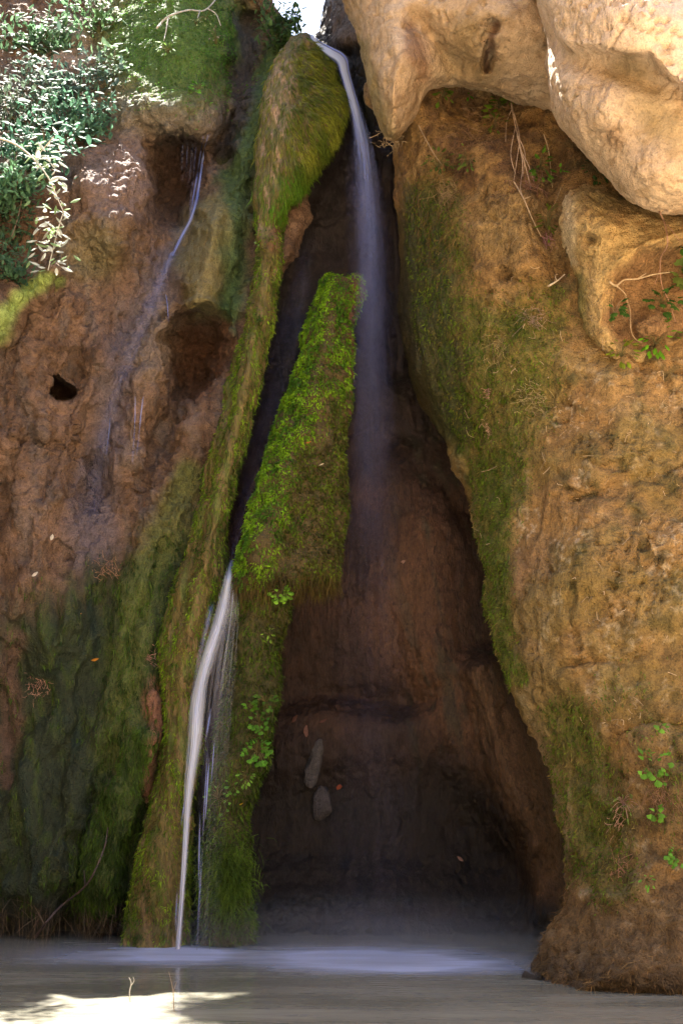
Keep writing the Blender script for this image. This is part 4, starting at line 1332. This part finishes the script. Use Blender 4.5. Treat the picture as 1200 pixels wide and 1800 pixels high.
def shrub(px, py, label, rx, ry, n, size, tint, group=None, seed=0, dark=0.5, depth=0.35, Y=None, nb=14, name="shrub"):
    n = int(n * 0.7); tint = np.array(tint) * 1.25 + 0.02  # tints paled to mimic haze over the foliage
    r = np.random.default_rng(seed)
    root = surf(px, py + ry * 0.6, -0.02) if Y is None else at(px, py + ry * 0.6, Y)
    sc_ = np.linalg.norm(root - CAM) / F
    e = empty(name, root, label, "shrub", group)
    st, fo = Join(), Join()
    tips = []
    for k in range(nb):
        a = r.uniform(-1, 1)
        t = np.array((a * rx * sc_, -r.uniform(0.1, 1.0) * depth, r.uniform(0.1, 1.0) * ry * 1.6 * sc_ * (1 - 0.3 * abs(a)) ))
        p = curve_pts([root, root + t * 0.5 + r.normal(size=3) * 0.05, root + t], 8)
        V, q = tube(p, np.linspace(0.008, 0.002, 8), 4)
        st.add(V, q, None, (0.13, 0.10, 0.07))
        tips.append(p)
    V0, T0 = leaf_shape('plain')
    P = np.array([tips[i][j] for i, j in zip(r.integers(0, nb, n), r.integers(2, 8, n))]) + r.normal(size=(n, 3)) * np.array((rx * 0.22 * sc_, depth * 0.25, ry * 0.2 * sc_))
    t = sstep(-0.3, 0.4, fbm(P, 6.0, 2, seed))
    for k in range(n):
        M = np.array(rot_to(r.normal(size=3) + np.array((0, -0.4, -0.3)), r)).T
        L_ = size * sc_ * r.uniform(0.5, 1.8)
        fo.add((V0 * L_) @ M + P[k], None, T0, np.array(tint) * (dark + (1 - dark) * t[k]) * r.uniform(0.8, 1.2))
    link("branch", st.mesh("branch"), M_DRY, e)
    link("foliage", fo.mesh("foliage", False), M_LEAF, e, kind="stuff")
    return e

def stick(name, label, cat, paths, rad, color, group=None, off=0.03, taper=0.5, offs=None, part="twig"):
    """thin woody thing: first path is the body, the others are its side twigs"""
    J = []
    for k, pts in enumerate(paths):
        n = max(8, 5 * len(pts))
        if len(pts[0]) == 2:
            Q, Y = surf_path(pts, n, off, 2)
            P = at(Q[:, 0], Q[:, 1], Y)
        else:
            Q = curve_pts(pts, n)
            P = at(Q[:, 0], Q[:, 1], Q[:, 2])
        r0 = rad * (1 if k == 0 else 0.6)
        rr = np.linspace(r0, r0 * taper, n) * (1 + 0.15 * perlin(P * 9, 3))
        V, q = tube(P, rr, 6)
        j = Join(); j.add(V, q, None, color)
        J.append((j, P[0]))
    e = None
    for k, (j, p0) in enumerate(J):
        me = j.mesh(name if k == 0 else part)
        if k == 0:
            e = link(name, me, M_DRY, None, label, cat, group)
        else:
            link(part, me, M_DRY, e)
    return e

G_SH = "shrubs on the upper left slope"
shrub(120, 150, "pale bluish-green shrub below the pink rock at the upper left", 75, 60, 900, 10, (0.08, 0.15, 0.11), G_SH, 1)
shrub(50, 190, "dark scrubby bush against the left edge, above the arching pale branch", 65, 70, 800, 9, (0.07, 0.11, 0.07), G_SH, 2)
shrub(130, 215, "bright leafy shrub in the sun, left of the grey lip", 70, 60, 1300, 10, (0.10, 0.23, 0.14), G_SH, 3)
shrub(70, 275, "lush green shrub behind the white-leaved branch", 75, 60, 1100, 11, (0.06, 0.17, 0.10), G_SH, 4)
shrub(20, 390, "shadowy bush low at the left edge above the lime-green mossy ledge", 50, 60, 600, 10, (0.07, 0.13, 0.06), G_SH, 5)
shrub(30, 330, "teal shrub behind the hanging part of the pale branch, at the left edge", 55, 60, 900, 11, (0.12, 0.26, 0.13), G_SH, 10)
shrub(28, 470, "low dark shrub just above the lime-green ledge at the left edge", 45, 45, 600, 10, (0.08, 0.18, 0.09), G_SH, 11)
shrub(60, 60, "loose teal shrub in the top left corner", 70, 60, 800, 10, (0.10, 0.20, 0.10), G_SH, 6)
shrub(175, 30, "thin shrub beside the bare forked root at the top left", 40, 40, 300, 9, (0.10, 0.20, 0.08), G_SH, 7)
shrub(200, 125, "small pale sprig overhanging the moss dome's left side", 40, 25, 260, 9, (0.18, 0.30, 0.16), G_SH, 8)
shrub(492, 55, "dense dark bush beside the bright sky notch", 34, 50, 900, 9, (0.07, 0.14, 0.03), G_SH, 9, depth=0.25)

# arching pale branch, leaves painted white as if sunlit
br = empty("branch", surf(-10, 244, 0.1), "pale arching branch at the left edge, its drooping leaves painted sunlit white", "branch")
bY = 9.05
bpts = [(-30, 236, bY), (20, 250, bY), (55, 275, bY - .03), (85, 312, bY - .06), (102, 350, bY - .08), (112, 372, bY - .1)]
Q = curve_pts(bpts, 30)
P = at(Q[:, 0], Q[:, 1], Q[:, 2])
j = Join(); V, q = tube(P, np.linspace(0.011, 0.004, 30), 6); j.add(V, q, None, (0.55, 0.5, 0.42))
link("stem", j.mesh("stem"), M_DRY, br)
r = np.random.default_rng(77)
for k in range(130):
    t = r.uniform(0, 1)
    a = np.interp(t, [0, .25, .5, .75, 1], [72, 92, 104, 92, 84]) + r.normal() * 17
    b = 235 + t * 245 + r.normal() * 6
    p = at(a, b, bY - 0.1 + r.uniform(-.1, .15))
    o = link("leaf", leaf_mesh('plain', (0.62, 0.64, 0.54) if r.uniform() < .75 else (0.28, 0.42, 0.18)), None)  # most leaves near white, sunlight put into their tint
    o.parent = br
    o.matrix_parent_inverse = Matrix.Translation(br.location).inverted()
    d = np.array((r.choice([-1, 1]) * 0.8 + r.normal() * .4, -0.3 + r.normal() * .4, -0.35 + r.normal() * .5))
    o.matrix_basis = Matrix.Translation(Vector(p)) @ rot_to(d, r).to_4x4() @ Matrix.Scale(r.uniform(12, 25) * 9 / F, 4)
for pts in ([(112, 372, bY - .1), (98, 420, bY - .1), (85, 475, bY - .1)], [(60, 280, bY), (78, 260, bY - .05), (95, 240, bY - .08)]):
    Q = curve_pts(pts, 12); j = Join(); V, q = tube(at(Q[:, 0], Q[:, 1], Q[:, 2]), 0.005, 5); j.add(V, q, None, (0.5, 0.46, 0.38))
    link("twig", j.mesh("twig"), M_DRY, br)
stick("root", "bare pale forked root at the top left, above the pink rock", "root", [[(276, 50), (295, 30), (330, 18), (360, 18), (385, -8)], [(296, 30), (292, 55), (288, 72)], [(352, 18), (345, 40)], [(365, 15), (380, 25), (388, 45)]], 0.014, (0.45, 0.42, 0.38), off=0.06)
stick("root", "dark thin root hanging at the far left beside the arching branch", "root", [[(48, 270), (42, 330), (30, 390), (10, 440)], [(12, 190), (8, 225), (2, 245)]], 0.009, (0.17, 0.13, 0.10), off=0.12)

# sprigs on the moss dome
plant("sprig", 296, 94, "bright fern-like sprig in the middle of the green moss dome", spread=13, n=8, size=13, kind='plain', tint=(0.16, 0.42, 0.10), up=0.5)
plant("sprig", 350, 162, "round bright sprig at the lower edge of the moss dome", spread=10, n=9, size=10, kind='round', tint=(0.12, 0.45, 0.05))
plant("sprig", 362, 36, "pale sprig near the top of the moss dome", spread=16, n=7, size=9, kind='plain', tint=(0.25, 0.45, 0.20))
plant("sprig", 345, 44, "tiny pale sprig left of the topmost sprig on the moss dome", spread=10, n=5, size=8, kind='plain', tint=(0.22, 0.40, 0.18))
plant("sprig", 258, 185, "thin pale tuft on the grey lip below the moss dome", spread=14, n=9, size=10, kind='plain', tint=(0.18, 0.28, 0.12))
plant("sprig", 380, 78, "slender pale sprig on the right side of the moss dome", spread=12, n=6, size=9, kind='plain', tint=(0.25, 0.30, 0.24), up=0.8)
plant("sprig", 455, 432, "tiny bright sprig on the ridge's left edge under the hanging moss", spread=6, n=4, size=9, kind='plain', tint=(0.18, 0.45, 0.14))

# plants on the column
G_CO = "small leafy plants on the mossy column"
plant("herb", 494, 1046, "bushy bright green clump hanging under the fringe of the mossy column", "plant", G_CO, spread=17, n=26, size=11, kind='round', tint=(0.14, 0.42, 0.04), droop=0.5)
plant("herb", 474, 1118, "tiny sprig with three pale leaves midway down the lower column", "plant", G_CO, spread=10, n=5, size=11, kind='plain', tint=(0.18, 0.45, 0.06))
plant("herb", 440, 1245, "flat lobed leaf pair on the lower column, left of the leafy string", "plant", G_CO, spread=9, n=5, size=15, kind='ivy', tint=(0.09, 0.32, 0.03))
plant("herb", 468, 1235, "dark sprigs at the lower column's right edge by the grotto", "plant", G_CO, spread=18, n=12, size=12, kind='ivy', tint=(0.06, 0.20, 0.03))
plant("herb", 456, 1272, "string of rounded leaves in the middle of the lower column", "plant", G_CO, spread=16, n=15, size=12, kind='round', tint=(0.08, 0.30, 0.04))
plant("herb", 453, 1322, "thick bright leafy clump on the lower column beside the grotto ledge", "plant", G_CO, spread=22, n=30, size=12, kind='round', tint=(0.09, 0.36, 0.04))
plant("herb", 434, 1370, "upright pale-green sprig below the thick leafy clump", "plant", G_CO, spread=13, n=12, size=11, kind='plain', tint=(0.14, 0.40, 0.06))
plant("herb", 384, 1405, "trailing sprig beside the white threads of the lower fall", "plant", G_CO, spread=20, n=16, size=9, kind='round', tint=(0.12, 0.36, 0.06), asp=1.6)
plant("herb", 408, 1385, "small loose leaves between the trailing sprig and the pale upright one", "plant", G_CO, spread=14, n=7, size=9, kind='round', tint=(0.10, 0.33, 0.05))

# grass mound at the foot of the column
gr_root = surf(400, 1600, 0.0)
ge = empty("grass_tuft", gr_root, "mop of fine green grass at the foot of the mossy column", "grass")
r = np.random.default_rng(91)
n = 2600
a = 400 + r.normal(size=n) * 22
b = 1545 + r.normal(size=n) * 38
s0 = surf(400, 1545, 0.0)
Pp = at(a, b, s0[1] - 0.02 - 0.10 * np.exp(-((a - 400) / 30) ** 2))
D = unit(np.stack([r.normal(size=n) * 0.8, -np.abs(r.normal(size=n)) * 0.7, 0.35 + r.normal(size=n) * 0.6], 1))
V, q4, t3, C = blades(Pp, D, unit(np.cross(D, r.normal(size=(n, 3)))), r.uniform(0.08, 0.17, n), np.full(n, 0.005), green_tint((0.12, 0.20, 0.02), (0.05, 0.09, 0.01), 8, 303)(Pp, r), 0.9)
gm2 = new_mesh("blades", V, [q4, t3], False); set_col(gm2, "tint", C)
link("blades", gm2, M_MOSS, ge, kind="stuff")

# ivy and roots in the niche
G_IV = "ivy sprays in the niche"
plant("ivy", 1078, 552, "ivy spray at the left end of the niche on the rock outcrop", "ivy", G_IV, spread=20, n=9, size=20, kind='ivy', tint=(0.06, 0.22, 0.05), stem=(0.3, 0.22, 0.14))
plant("ivy", 1160, 535, "ivy spray over the round stone inside the niche", "ivy", G_IV, spread=26, n=10, size=22, kind='ivy', tint=(0.05, 0.18, 0.04))
plant("ivy", 1190, 490, "large broad ivy leaves at the right picture edge", "ivy", G_IV, spread=16, n=4, size=36, kind='ivy', tint=(0.10, 0.22, 0.06))
plant("ivy", 1152, 606, "ferny bright green spray under the niche", "ivy", G_IV, spread=30, n=18, size=19, kind='plain', tint=(0.11, 0.42, 0.02))
plant("ivy", 1090, 628, "yellow-green ferny tuft at the niche's lower left corner", "ivy", G_IV, spread=22, n=12, size=18, kind='plain', tint=(0.16, 0.32, 0.03))
plant("ivy", 1188, 440, "narrow upright leaf in the dark corner beside the right picture edge", "ivy", G_IV, spread=8, n=3, size=22, kind='plain', tint=(0.06, 0.25, 0.04))
G_RT = "bare roots on the right rocks"
PALE = (0.46, 0.36, 0.25)
stick("root", "long pale root crossing above the niche and bending down at the right", "root", [[(1070, 495), (1082, 502), (1096, 492), (1120, 490), (1150, 482), (1182, 478)], [(1082, 502), (1094, 512), (1100, 520)], [(1120, 490), (1135, 480)]], 0.010, PALE, G_RT, 0.10)
stick("root", "reddish root hanging in a curve at the right picture edge", "root", [[(1158, 372), (1168, 395), (1172, 430), (1160, 455), (1162, 500), (1175, 530), (1186, 565)], [(1172, 395), (1195, 425)], [(1160, 470), (1150, 500)]], 0.008, (0.36, 0.22, 0.16), G_RT, 0.08)
stick("root", "brown root looping down the left side of the niche", "root", [[(1098, 520), (1106, 545), (1108, 580), (1116, 596), (1128, 602)]], 0.009, (0.33, 0.23, 0.14), G_RT, 0.08)
stick("root", "short white forked root sticking out left of the rock outcrop", "root", [[(963, 503), (978, 494), (992, 482)], [(978, 494), (975, 486)]], 0.009, (0.62, 0.52, 0.40), G_RT, 0.10)
stick("root", "tangle of thin pale roots hanging from the overhang into the recess", "root", [[(898, 182), (905, 220), (914, 260), (925, 300), (932, 330)], [(903, 200), (912, 240), (908, 280), (902, 320)], [(910, 240), (922, 270), (918, 310)], [(905, 225), (897, 270), (905, 305)], [(915, 265), (928, 290), (938, 320)], [(900, 190), (890, 215), (888, 250)], [(912, 255), (918, 290), (914, 330), (920, 350)]], 0.009, (0.48, 0.36, 0.27), G_RT, 0.05)
stick("root", "long thin root trailing down from the tangle towards the dry stems", "root", [[(903, 320), (920, 350), (935, 385), (950, 415)], [(920, 350), (932, 345)]], 0.007, (0.42, 0.32, 0.22), G_RT, 0.05)
stick("root", "thin dark root slanting down the recess beside the overhang's hanging tip", "root", [[(735, 220), (748, 245), (762, 270), (778, 292)], [(748, 245), (740, 262)]], 0.006, (0.33, 0.25, 0.17), G_RT, 0.05)
stick("root", "fine straight root in the recess right of the hanging tangle", "root", [[(955, 236), (962, 258), (966, 285), (970, 330)], [(985, 330), (978, 350), (970, 365)]], 0.006, (0.42, 0.32, 0.2), G_RT, 0.05)

G_RC = "green plants in the recess under the overhang"
plant("fern", 778, 172, "green fern hanging at the left of the recess roof", "fern", G_RC, spread=15, n=10, size=18, kind='plain', tint=(0.10, 0.26, 0.03), droop=0.8, up=-0.2)
plant("fern", 822, 172, "single bright leaf under the middle of the overhang", "fern", G_RC, spread=4, n=2, size=18, kind='plain', tint=(0.10, 0.45, 0.02), droop=1.0)
plant("fern", 876, 190, "leafy green clump where the pale root tangle leaves the overhang", "fern", G_RC, spread=24, n=18, size=18, kind='round', tint=(0.13, 0.32, 0.03), droop=0.6, up=-0.2)
plant("fern", 868, 228, "small clump of leaves below the leafy green clump of the recess", "fern", G_RC, spread=18, n=10, size=14, kind='plain', tint=(0.10, 0.22, 0.03))
plant("fern", 770, 295, "low dull fern on the left of the recess", "fern", G_RC, spread=26, n=16, size=15, kind='plain', tint=(0.08, 0.17, 0.04))
plant("fern", 820, 288, "drab fern in the middle of the recess above the pale patch", "fern", G_RC, spread=22, n=14, size=14, kind='plain', tint=(0.09, 0.20, 0.04))
plant("fern", 948, 298, "tall narrow fern beside the straight root", "fern", G_RC, spread=18, n=14, size=20, kind='plain', tint=(0.09, 0.28, 0.03), asp=1.5)
plant("fern", 983, 306, "two small bright leaves right of the tall narrow fern", "fern", G_RC, spread=7, n=3, size=14, kind='plain', tint=(0.10, 0.36, 0.03))
plant("fern", 960, 402, "yellowish fern low in the recess beside the outcrop", "fern", G_RC, spread=20, n=16, size=18, kind='plain', tint=(0.13, 0.24, 0.03), asp=1.5)
plant("fern", 1050, 305, "dark green leaves squeezed between the pale boulder and the outcrop", "fern", G_RC, spread=30, n=18, size=14, kind='plain', tint=(0.05, 0.17, 0.05))

G_HB = "small herbs low on the right buttress"
plant("herb", 1142, 1350, "largest cluster of round leaves low on the buttress, at the right", "plant", G_HB, spread=30, n=16, size=16, kind='round', tint=(0.12, 0.42, 0.05))
plant("herb", 1146, 1428, "small leaf cluster straight below the largest round-leaved cluster", "plant", G_HB, spread=11, n=6, size=15, kind='round', tint=(0.12, 0.42, 0.05))
plant("herb", 1092, 1412, "straggly herb with dry pinkish stems left of the round-leaved clusters", "plant", G_HB, spread=24, n=12, size=9, kind='plain', tint=(0.14, 0.30, 0.08), stem=(0.35, 0.22, 0.18), droop=0.9)
plant("herb", 1184, 1506, "bright feathery herb at the right edge above the pool", "plant", G_HB, spread=20, n=18, size=11, kind='round', tint=(0.12, 0.44, 0.06))
plant("herb", 1134, 1548, "tiny herb lowest on the buttress, near the right edge", "plant", G_HB, spread=11, n=7, size=11, kind='plain', tint=(0.13, 0.46, 0.06))
plant("herb", 1156, 1280, "pair of leaves uppermost on the lower right buttress", "plant", G_HB, spread=8, n=4, size=14, kind='round', tint=(0.12, 0.40, 0.05))
plant("herb", 1112, 1296, "faint pale sprigs left of the uppermost leaf pair", "plant", G_HB, spread=18, n=10, size=8, kind='plain', tint=(0.16, 0.30, 0.06))

# dry stems, fallen leaves, sticks
def dry_spray(px, py, label, spread, n, color, group, down=0.5, len_=26):
    r = np.random.default_rng(int(px + py))
    root = surf(px, py, 0.02)
    sc_ = np.linalg.norm(root - CAM) / F
    e = empty("dry_stem_clump", root, label, "dry stems", group)
    j = Join()
    for k in range(int(n * 1.6)):
        p0 = root + np.array((r.normal() * spread * .5, -0.01, r.normal() * spread * .5)) * sc_ * np.array((1, 1 / sc_, 1))
        d = np.array((r.normal() * .8, -abs(r.normal()) * .25, r.normal() * .7 - down)) * len_ * 0.5 * sc_ * r.uniform(.5, 1.2)
        P = curve_pts([p0, p0 + d * .5 + r.normal(size=3) * 0.008, p0 + d], 5)
        V, q = tube(P, 0.0019, 4)
        j.add(V, q, None, np.array(color) * r.uniform(.6, 1.3))
    link("stem", j.mesh("stem"), M_DRY, e, kind="stuff")
G_DS = "clumps of dry stems on the rocks"
PINK = (0.36, 0.20, 0.16)
dry_spray(858, 690, "reddish dry flower head in the mossy middle of the buttress", 12, 26, PINK, G_DS, 0.2, 16)
dry_spray(858, 752, "pinkish dry tuft below the reddish flower head", 14, 24, (0.5, 0.32, 0.22), G_DS, 0.2, 18)
dry_spray(940, 700, "pale wiry stems in the moss right of the reddish flower head", 36, 60, (0.30, 0.24, 0.12), G_DS, 0.2, 26)
dry_spray(880, 610, "wiry pale stems above the reddish flower head", 26, 40, (0.26, 0.21, 0.10), G_DS, 0.5, 30)
dry_spray(938, 560, "grey-pink dry stems below the forked white root", 24, 34, (0.28, 0.20, 0.16), G_DS, 0.3, 26)
dry_spray(962, 420, "purple-brown dry stems low in the recess", 14, 26, (0.28, 0.14, 0.16), G_DS, 0.4, 26)
dry_spray(785, 335, "brown hanging dry stems on the recess's left side", 26, 70, (0.24, 0.17, 0.09), G_DS, 1.0, 36)
dry_spray(925, 330, "brown dry stems hanging behind the pale root tangle", 30, 80, (0.22, 0.12, 0.09), G_DS, 0.8, 32)
dry_spray(840, 245, "brown dry growth in the shadow of the recess", 50, 90, (0.20, 0.12, 0.07), G_DS, 0.6, 26)
dry_spray(690, 240, "grey scrubby stems at the overhang's hanging tip", 26, 40, (0.32, 0.24, 0.15), G_DS, 0.5, 18)
dry_spray(1095, 1440, "pink dry stems trailing below the straggly herb", 22, 40, (0.42, 0.25, 0.18), G_DS, 0.9, 24)
dry_spray(1160, 1400, "brown fibrous stems right of the straggly herb", 34, 70, (0.22, 0.13, 0.08), G_DS, 0.8, 36)
dry_spray(1090, 1530, "pinkish stems low on the buttress above the brown base", 24, 26, (0.34, 0.18, 0.12), G_DS, -0.5, 24)
dry_spray(68, 1205, "pink dry stems on the reddish patch low on the left cliff", 20, 34, PINK, G_DS, 0.3, 22)
dry_spray(262, 1156, "pink dry stems left of the mossy ridge's bulge", 16, 20, PINK, G_DS, 0.0, 16)
dry_spray(185, 1000, "tangle of brown dry stems where the left cliff turns green", 22, 40, (0.28, 0.16, 0.10), G_DS, 0.2, 24)

stick("stick", "dark bare stick slanting from the pool up the left cliff's foot", "stick", [[(62, 1648), (100, 1600), (150, 1558), (172, 1520), (185, 1485), (190, 1455)], [(150, 1558), (148, 1530)]], 0.012, (0.09, 0.07, 0.07), None, 0.09)
dw = stick("driftwood", "dark waterlogged log end lying at the foot of the right buttress", "driftwood", [[(922, 1716, 8.25), (935, 1722, 8.2), (960, 1728, 8.1), (985, 1733, 8.0)], [(945, 1724, 8.14), (952, 1716, 8.1)]], 0.042, (0.035, 0.03, 0.026), None)

def flat_leaf(px, py, label, size, tint, kind='plain', cat="leaf", off=0.02, group="fallen leaves stuck to the rock", seed=1):
    r = np.random.default_rng(seed + int(px))
    p = surf(px, py, off)
    loc, nor = hit(px, py)
    V, T = leaf_shape(kind)
    L_ = size * np.linalg.norm(p - CAM) / F
    d = Vector((r.normal(), -0.1, r.normal() * .6)).normalized()
    M = np.array(rot_to(d, r)).T
    j = Join(); j.add((V * L_ * np.array((1.2, 1, 1))) @ M, None, T, tint)
    o = link("fallen_leaf", j.mesh("fallen_leaf", False), M_LEAF, None, label, cat, group)
    o.location = p
for args in [
    (160, 1161, "orange fallen leaf on the dark green wall low on the left", 14, (0.6, 0.24, 0.03)),
    (56, 1013, "white fallen leaf on the reddish rock at the left edge", 13, (0.75, 0.68, 0.58)),
    (90, 950, "small white fallen leaf above and right of the other white one", 11, (0.7, 0.64, 0.54)),
    (145, 1078, "brown fallen leaf with an orange tip above the orange leaf", 13, (0.35, 0.18, 0.06)),
    (536, 779, "reddish speck of a leaf caught in the mossy column", 12, (0.5, 0.15, 0.05)),
    (560, 818, "pale curled leaf caught in the brown side of the mossy column", 11, (0.6, 0.5, 0.3)),
    (378, 666, "short white sliver lying on the grey rock beside the lower alcove", 11, (0.75, 0.72, 0.7)),
    (803, 1505, "pinkish fallen leaf low on the dark grotto wall", 13, (0.42, 0.25, 0.2)),
    (712, 985, "pale fallen leaf high on the grotto wall", 12, (0.34, 0.2, 0.14)),
    (592, 1389, "rust-red leaf beside the grey stones in the grotto", 20, (0.26, 0.07, 0.03)),
    (420, 1415, "yellow leaf scrap under the trailing plants of the column", 8, (0.6, 0.4, 0.04)),
    (512, 1270, "brown leaf at the left end of the grotto ledge", 18, (0.24, 0.12, 0.09)),
    (538, 1274, "broad brown leaf in the middle of the leaf row on the grotto ledge", 24, (0.22, 0.11, 0.085)),
    (560, 1270, "brown leaf at the right end of the leaf row on the grotto ledge", 16, (0.2, 0.1, 0.08))]:
    flat_leaf(*args)

def stone(px, py, label, w, h, color, seed, group=None):
    p = surf(px, py, 0.03)
    s_ = np.linalg.norm(p - CAM) / F
    V, q = ball(18, 26)
    V = V * np.array((w * .5 * s_, w * .5 * s_, h * .5 * s_))
    V = V * (1 + 0.55 * fbm(V + seed, 7.0, 3, seed)[:, None])
    me = new_mesh("stone", V, [q])
    c = np.tile(np.array(color), (len(V), 1)) * (1 + 0.3 * fbm(V, 25, 2, seed)[:, None])
    set_col(me, "col", c); set_float(me, "wet", np.full(len(V), 0.5))
    o = link("stone", me, M_ROCK, None, label, "stone", group)
    o.location = p
    return o
G_ST = "grey stones lodged in the grotto"
stone(552, 1345, "long grey stone standing on the grotto slope, upper of two", 26, 78, (0.085, 0.076, 0.076), 3, G_ST).rotation_euler = (0, 0.25, 0)
stone(565, 1412, "squat grey stone below the long one in the grotto", 34, 50, (0.075, 0.066, 0.07), 5, G_ST)

# pale scraps of dead root sticking to the buttress
r = np.random.default_rng(515)
J = Join()
cl = [(940, 690, 60, 40), (1000, 720, 90, 50), (1045, 1070, 40, 30), (1110, 700, 70, 40), (900, 640, 40, 60), (1130, 860, 60, 60), (1160, 760, 40, 60), (1080, 1260, 40, 30), (890, 560, 60, 60), (1100, 980, 60, 60), (860, 900, 14, 70), (930, 470, 40, 40), (1010, 830, 50, 40), (1060, 560, 30, 60), (1130, 1180, 50, 60)]
for k in range(170):
    cx, cy_, ax, ay = cl[r.integers(len(cl))]
    a, b = cx + r.normal() * ax, cy_ + r.normal() * ay
    if a > 1215: continue
    p = surf(a, b, 0.012)
    if p[1] > 10.2 or p[1] < 6: continue
    d = np.array((r.normal(), -abs(r.normal()) * .15, r.normal() * 1.2)) * r.uniform(.02, .055)
    e_ = np.array((r.normal(), -abs(r.normal()) * .2, r.normal())) * 0.015
    V, q = tube(curve_pts([p, p + d * .5 + e_, p + d], 5), r.uniform(.0016, .0036), 4)
    J.add(V, q, None, np.array((0.40, 0.30, 0.19)) * r.uniform(.5, 1.3))
link("root_scraps", J.mesh("root_scraps"), M_DRY, buttress, kind="stuff")

# thin stems poking out of the pool
stick("stem", "thin pale forked stem poking out of the pool beside the sunlit water", "stem", [[(230, 1768, 7.35), (228, 1745, 7.35), (231, 1728, 7.36), (227, 1718, 7.36)], [(231, 1732, 7.36), (236, 1724, 7.35), (234, 1717, 7.35)]], 0.004, (0.5, 0.46, 0.38), None)
stick("stem", "thin brown stem arching out of the pool below the lower fall", "stem", [[(306, 1775, 7.1), (304, 1740, 7.1), (297, 1708, 7.12)], [(304, 1745, 7.1), (311, 1725, 7.1)]], 0.003, (0.3, 0.22, 0.15), None)

# ------------------------------------------------------------------ unseen trees added on the rim to shade ridge top and pool
def shade_tree(x, y, z, cx, cy_, cz, rad, n, label, seed):
    r = np.random.default_rng(seed)
    e = empty("tree", (x, y, z), label, "tree", "unseen shade trees added above the cliff")
    P = curve_pts([(x, y, z - 0.3), (x * .6 + cx * .4, y * .7 + cy_ * .3, z * .5 + cz * .5), (cx, cy_, cz)], 14)
    j = Join(); V, q = tube(P, np.linspace(0.13, 0.05, 14), 8); j.add(V, q, None, (0.12, 0.09, 0.06))
    for k in range(9):
        d = unit(r.normal(size=(1, 3)) + np.array([[0, 0, .4]]))[0]
        B = curve_pts([P[9], P[11] + d * rad * .4, P[12] + d * rad * .85], 8)
        V, q = tube(B, np.linspace(0.04, 0.01, 8), 5); j.add(V, q, None, (0.12, 0.09, 0.06))
    link("trunk", j.mesh("trunk"), M_DRY, e)
    cl = unit(r.normal(size=(26, 3))) * rad * r.uniform(.4, .95, (26, 1)) * np.array((1.1, 1, .8)) + np.array((cx, cy_, cz))
    Pp = cl[r.integers(0, 26, n)] + r.normal(size=(n, 3)) * rad * 0.16
    D = unit(r.normal(size=(n, 3)) + np.array([[0, 0, -.4]]))
    T = np.array([[0.07, 0.13, 0.03]]) * r.uniform(.6, 1.3, (n, 1))
    V, q4, t3, C = blades(Pp, D, unit(np.cross(D, r.normal(size=(n, 3)))), r.uniform(.07, .13, n), np.full(n, .05), T, .4)
    me = new_mesh("crown", V, [q4, t3], False); set_col(me, "tint", C)
    link("crown", me, M_LEAF, e)
shade_tree(-1.2, 12.6, 9.0, -0.75, 11.2, 12.9, 1.3, 26000, "unseen leafy tree added on the rim to shade the ridge top and pool", 401)
shade_tree(0.9, 12.9, 9.0, 0.6, 11.7, 12.6, 1.1, 9000, "unseen leafy tree added for shade right of the sky notch", 402)
shade_tree(-2.2, 12.9, 9.0, -1.9, 11.3, 13.3, 0.85, 8000, "small unseen tree added above the moss dome to shade the pool", 403)
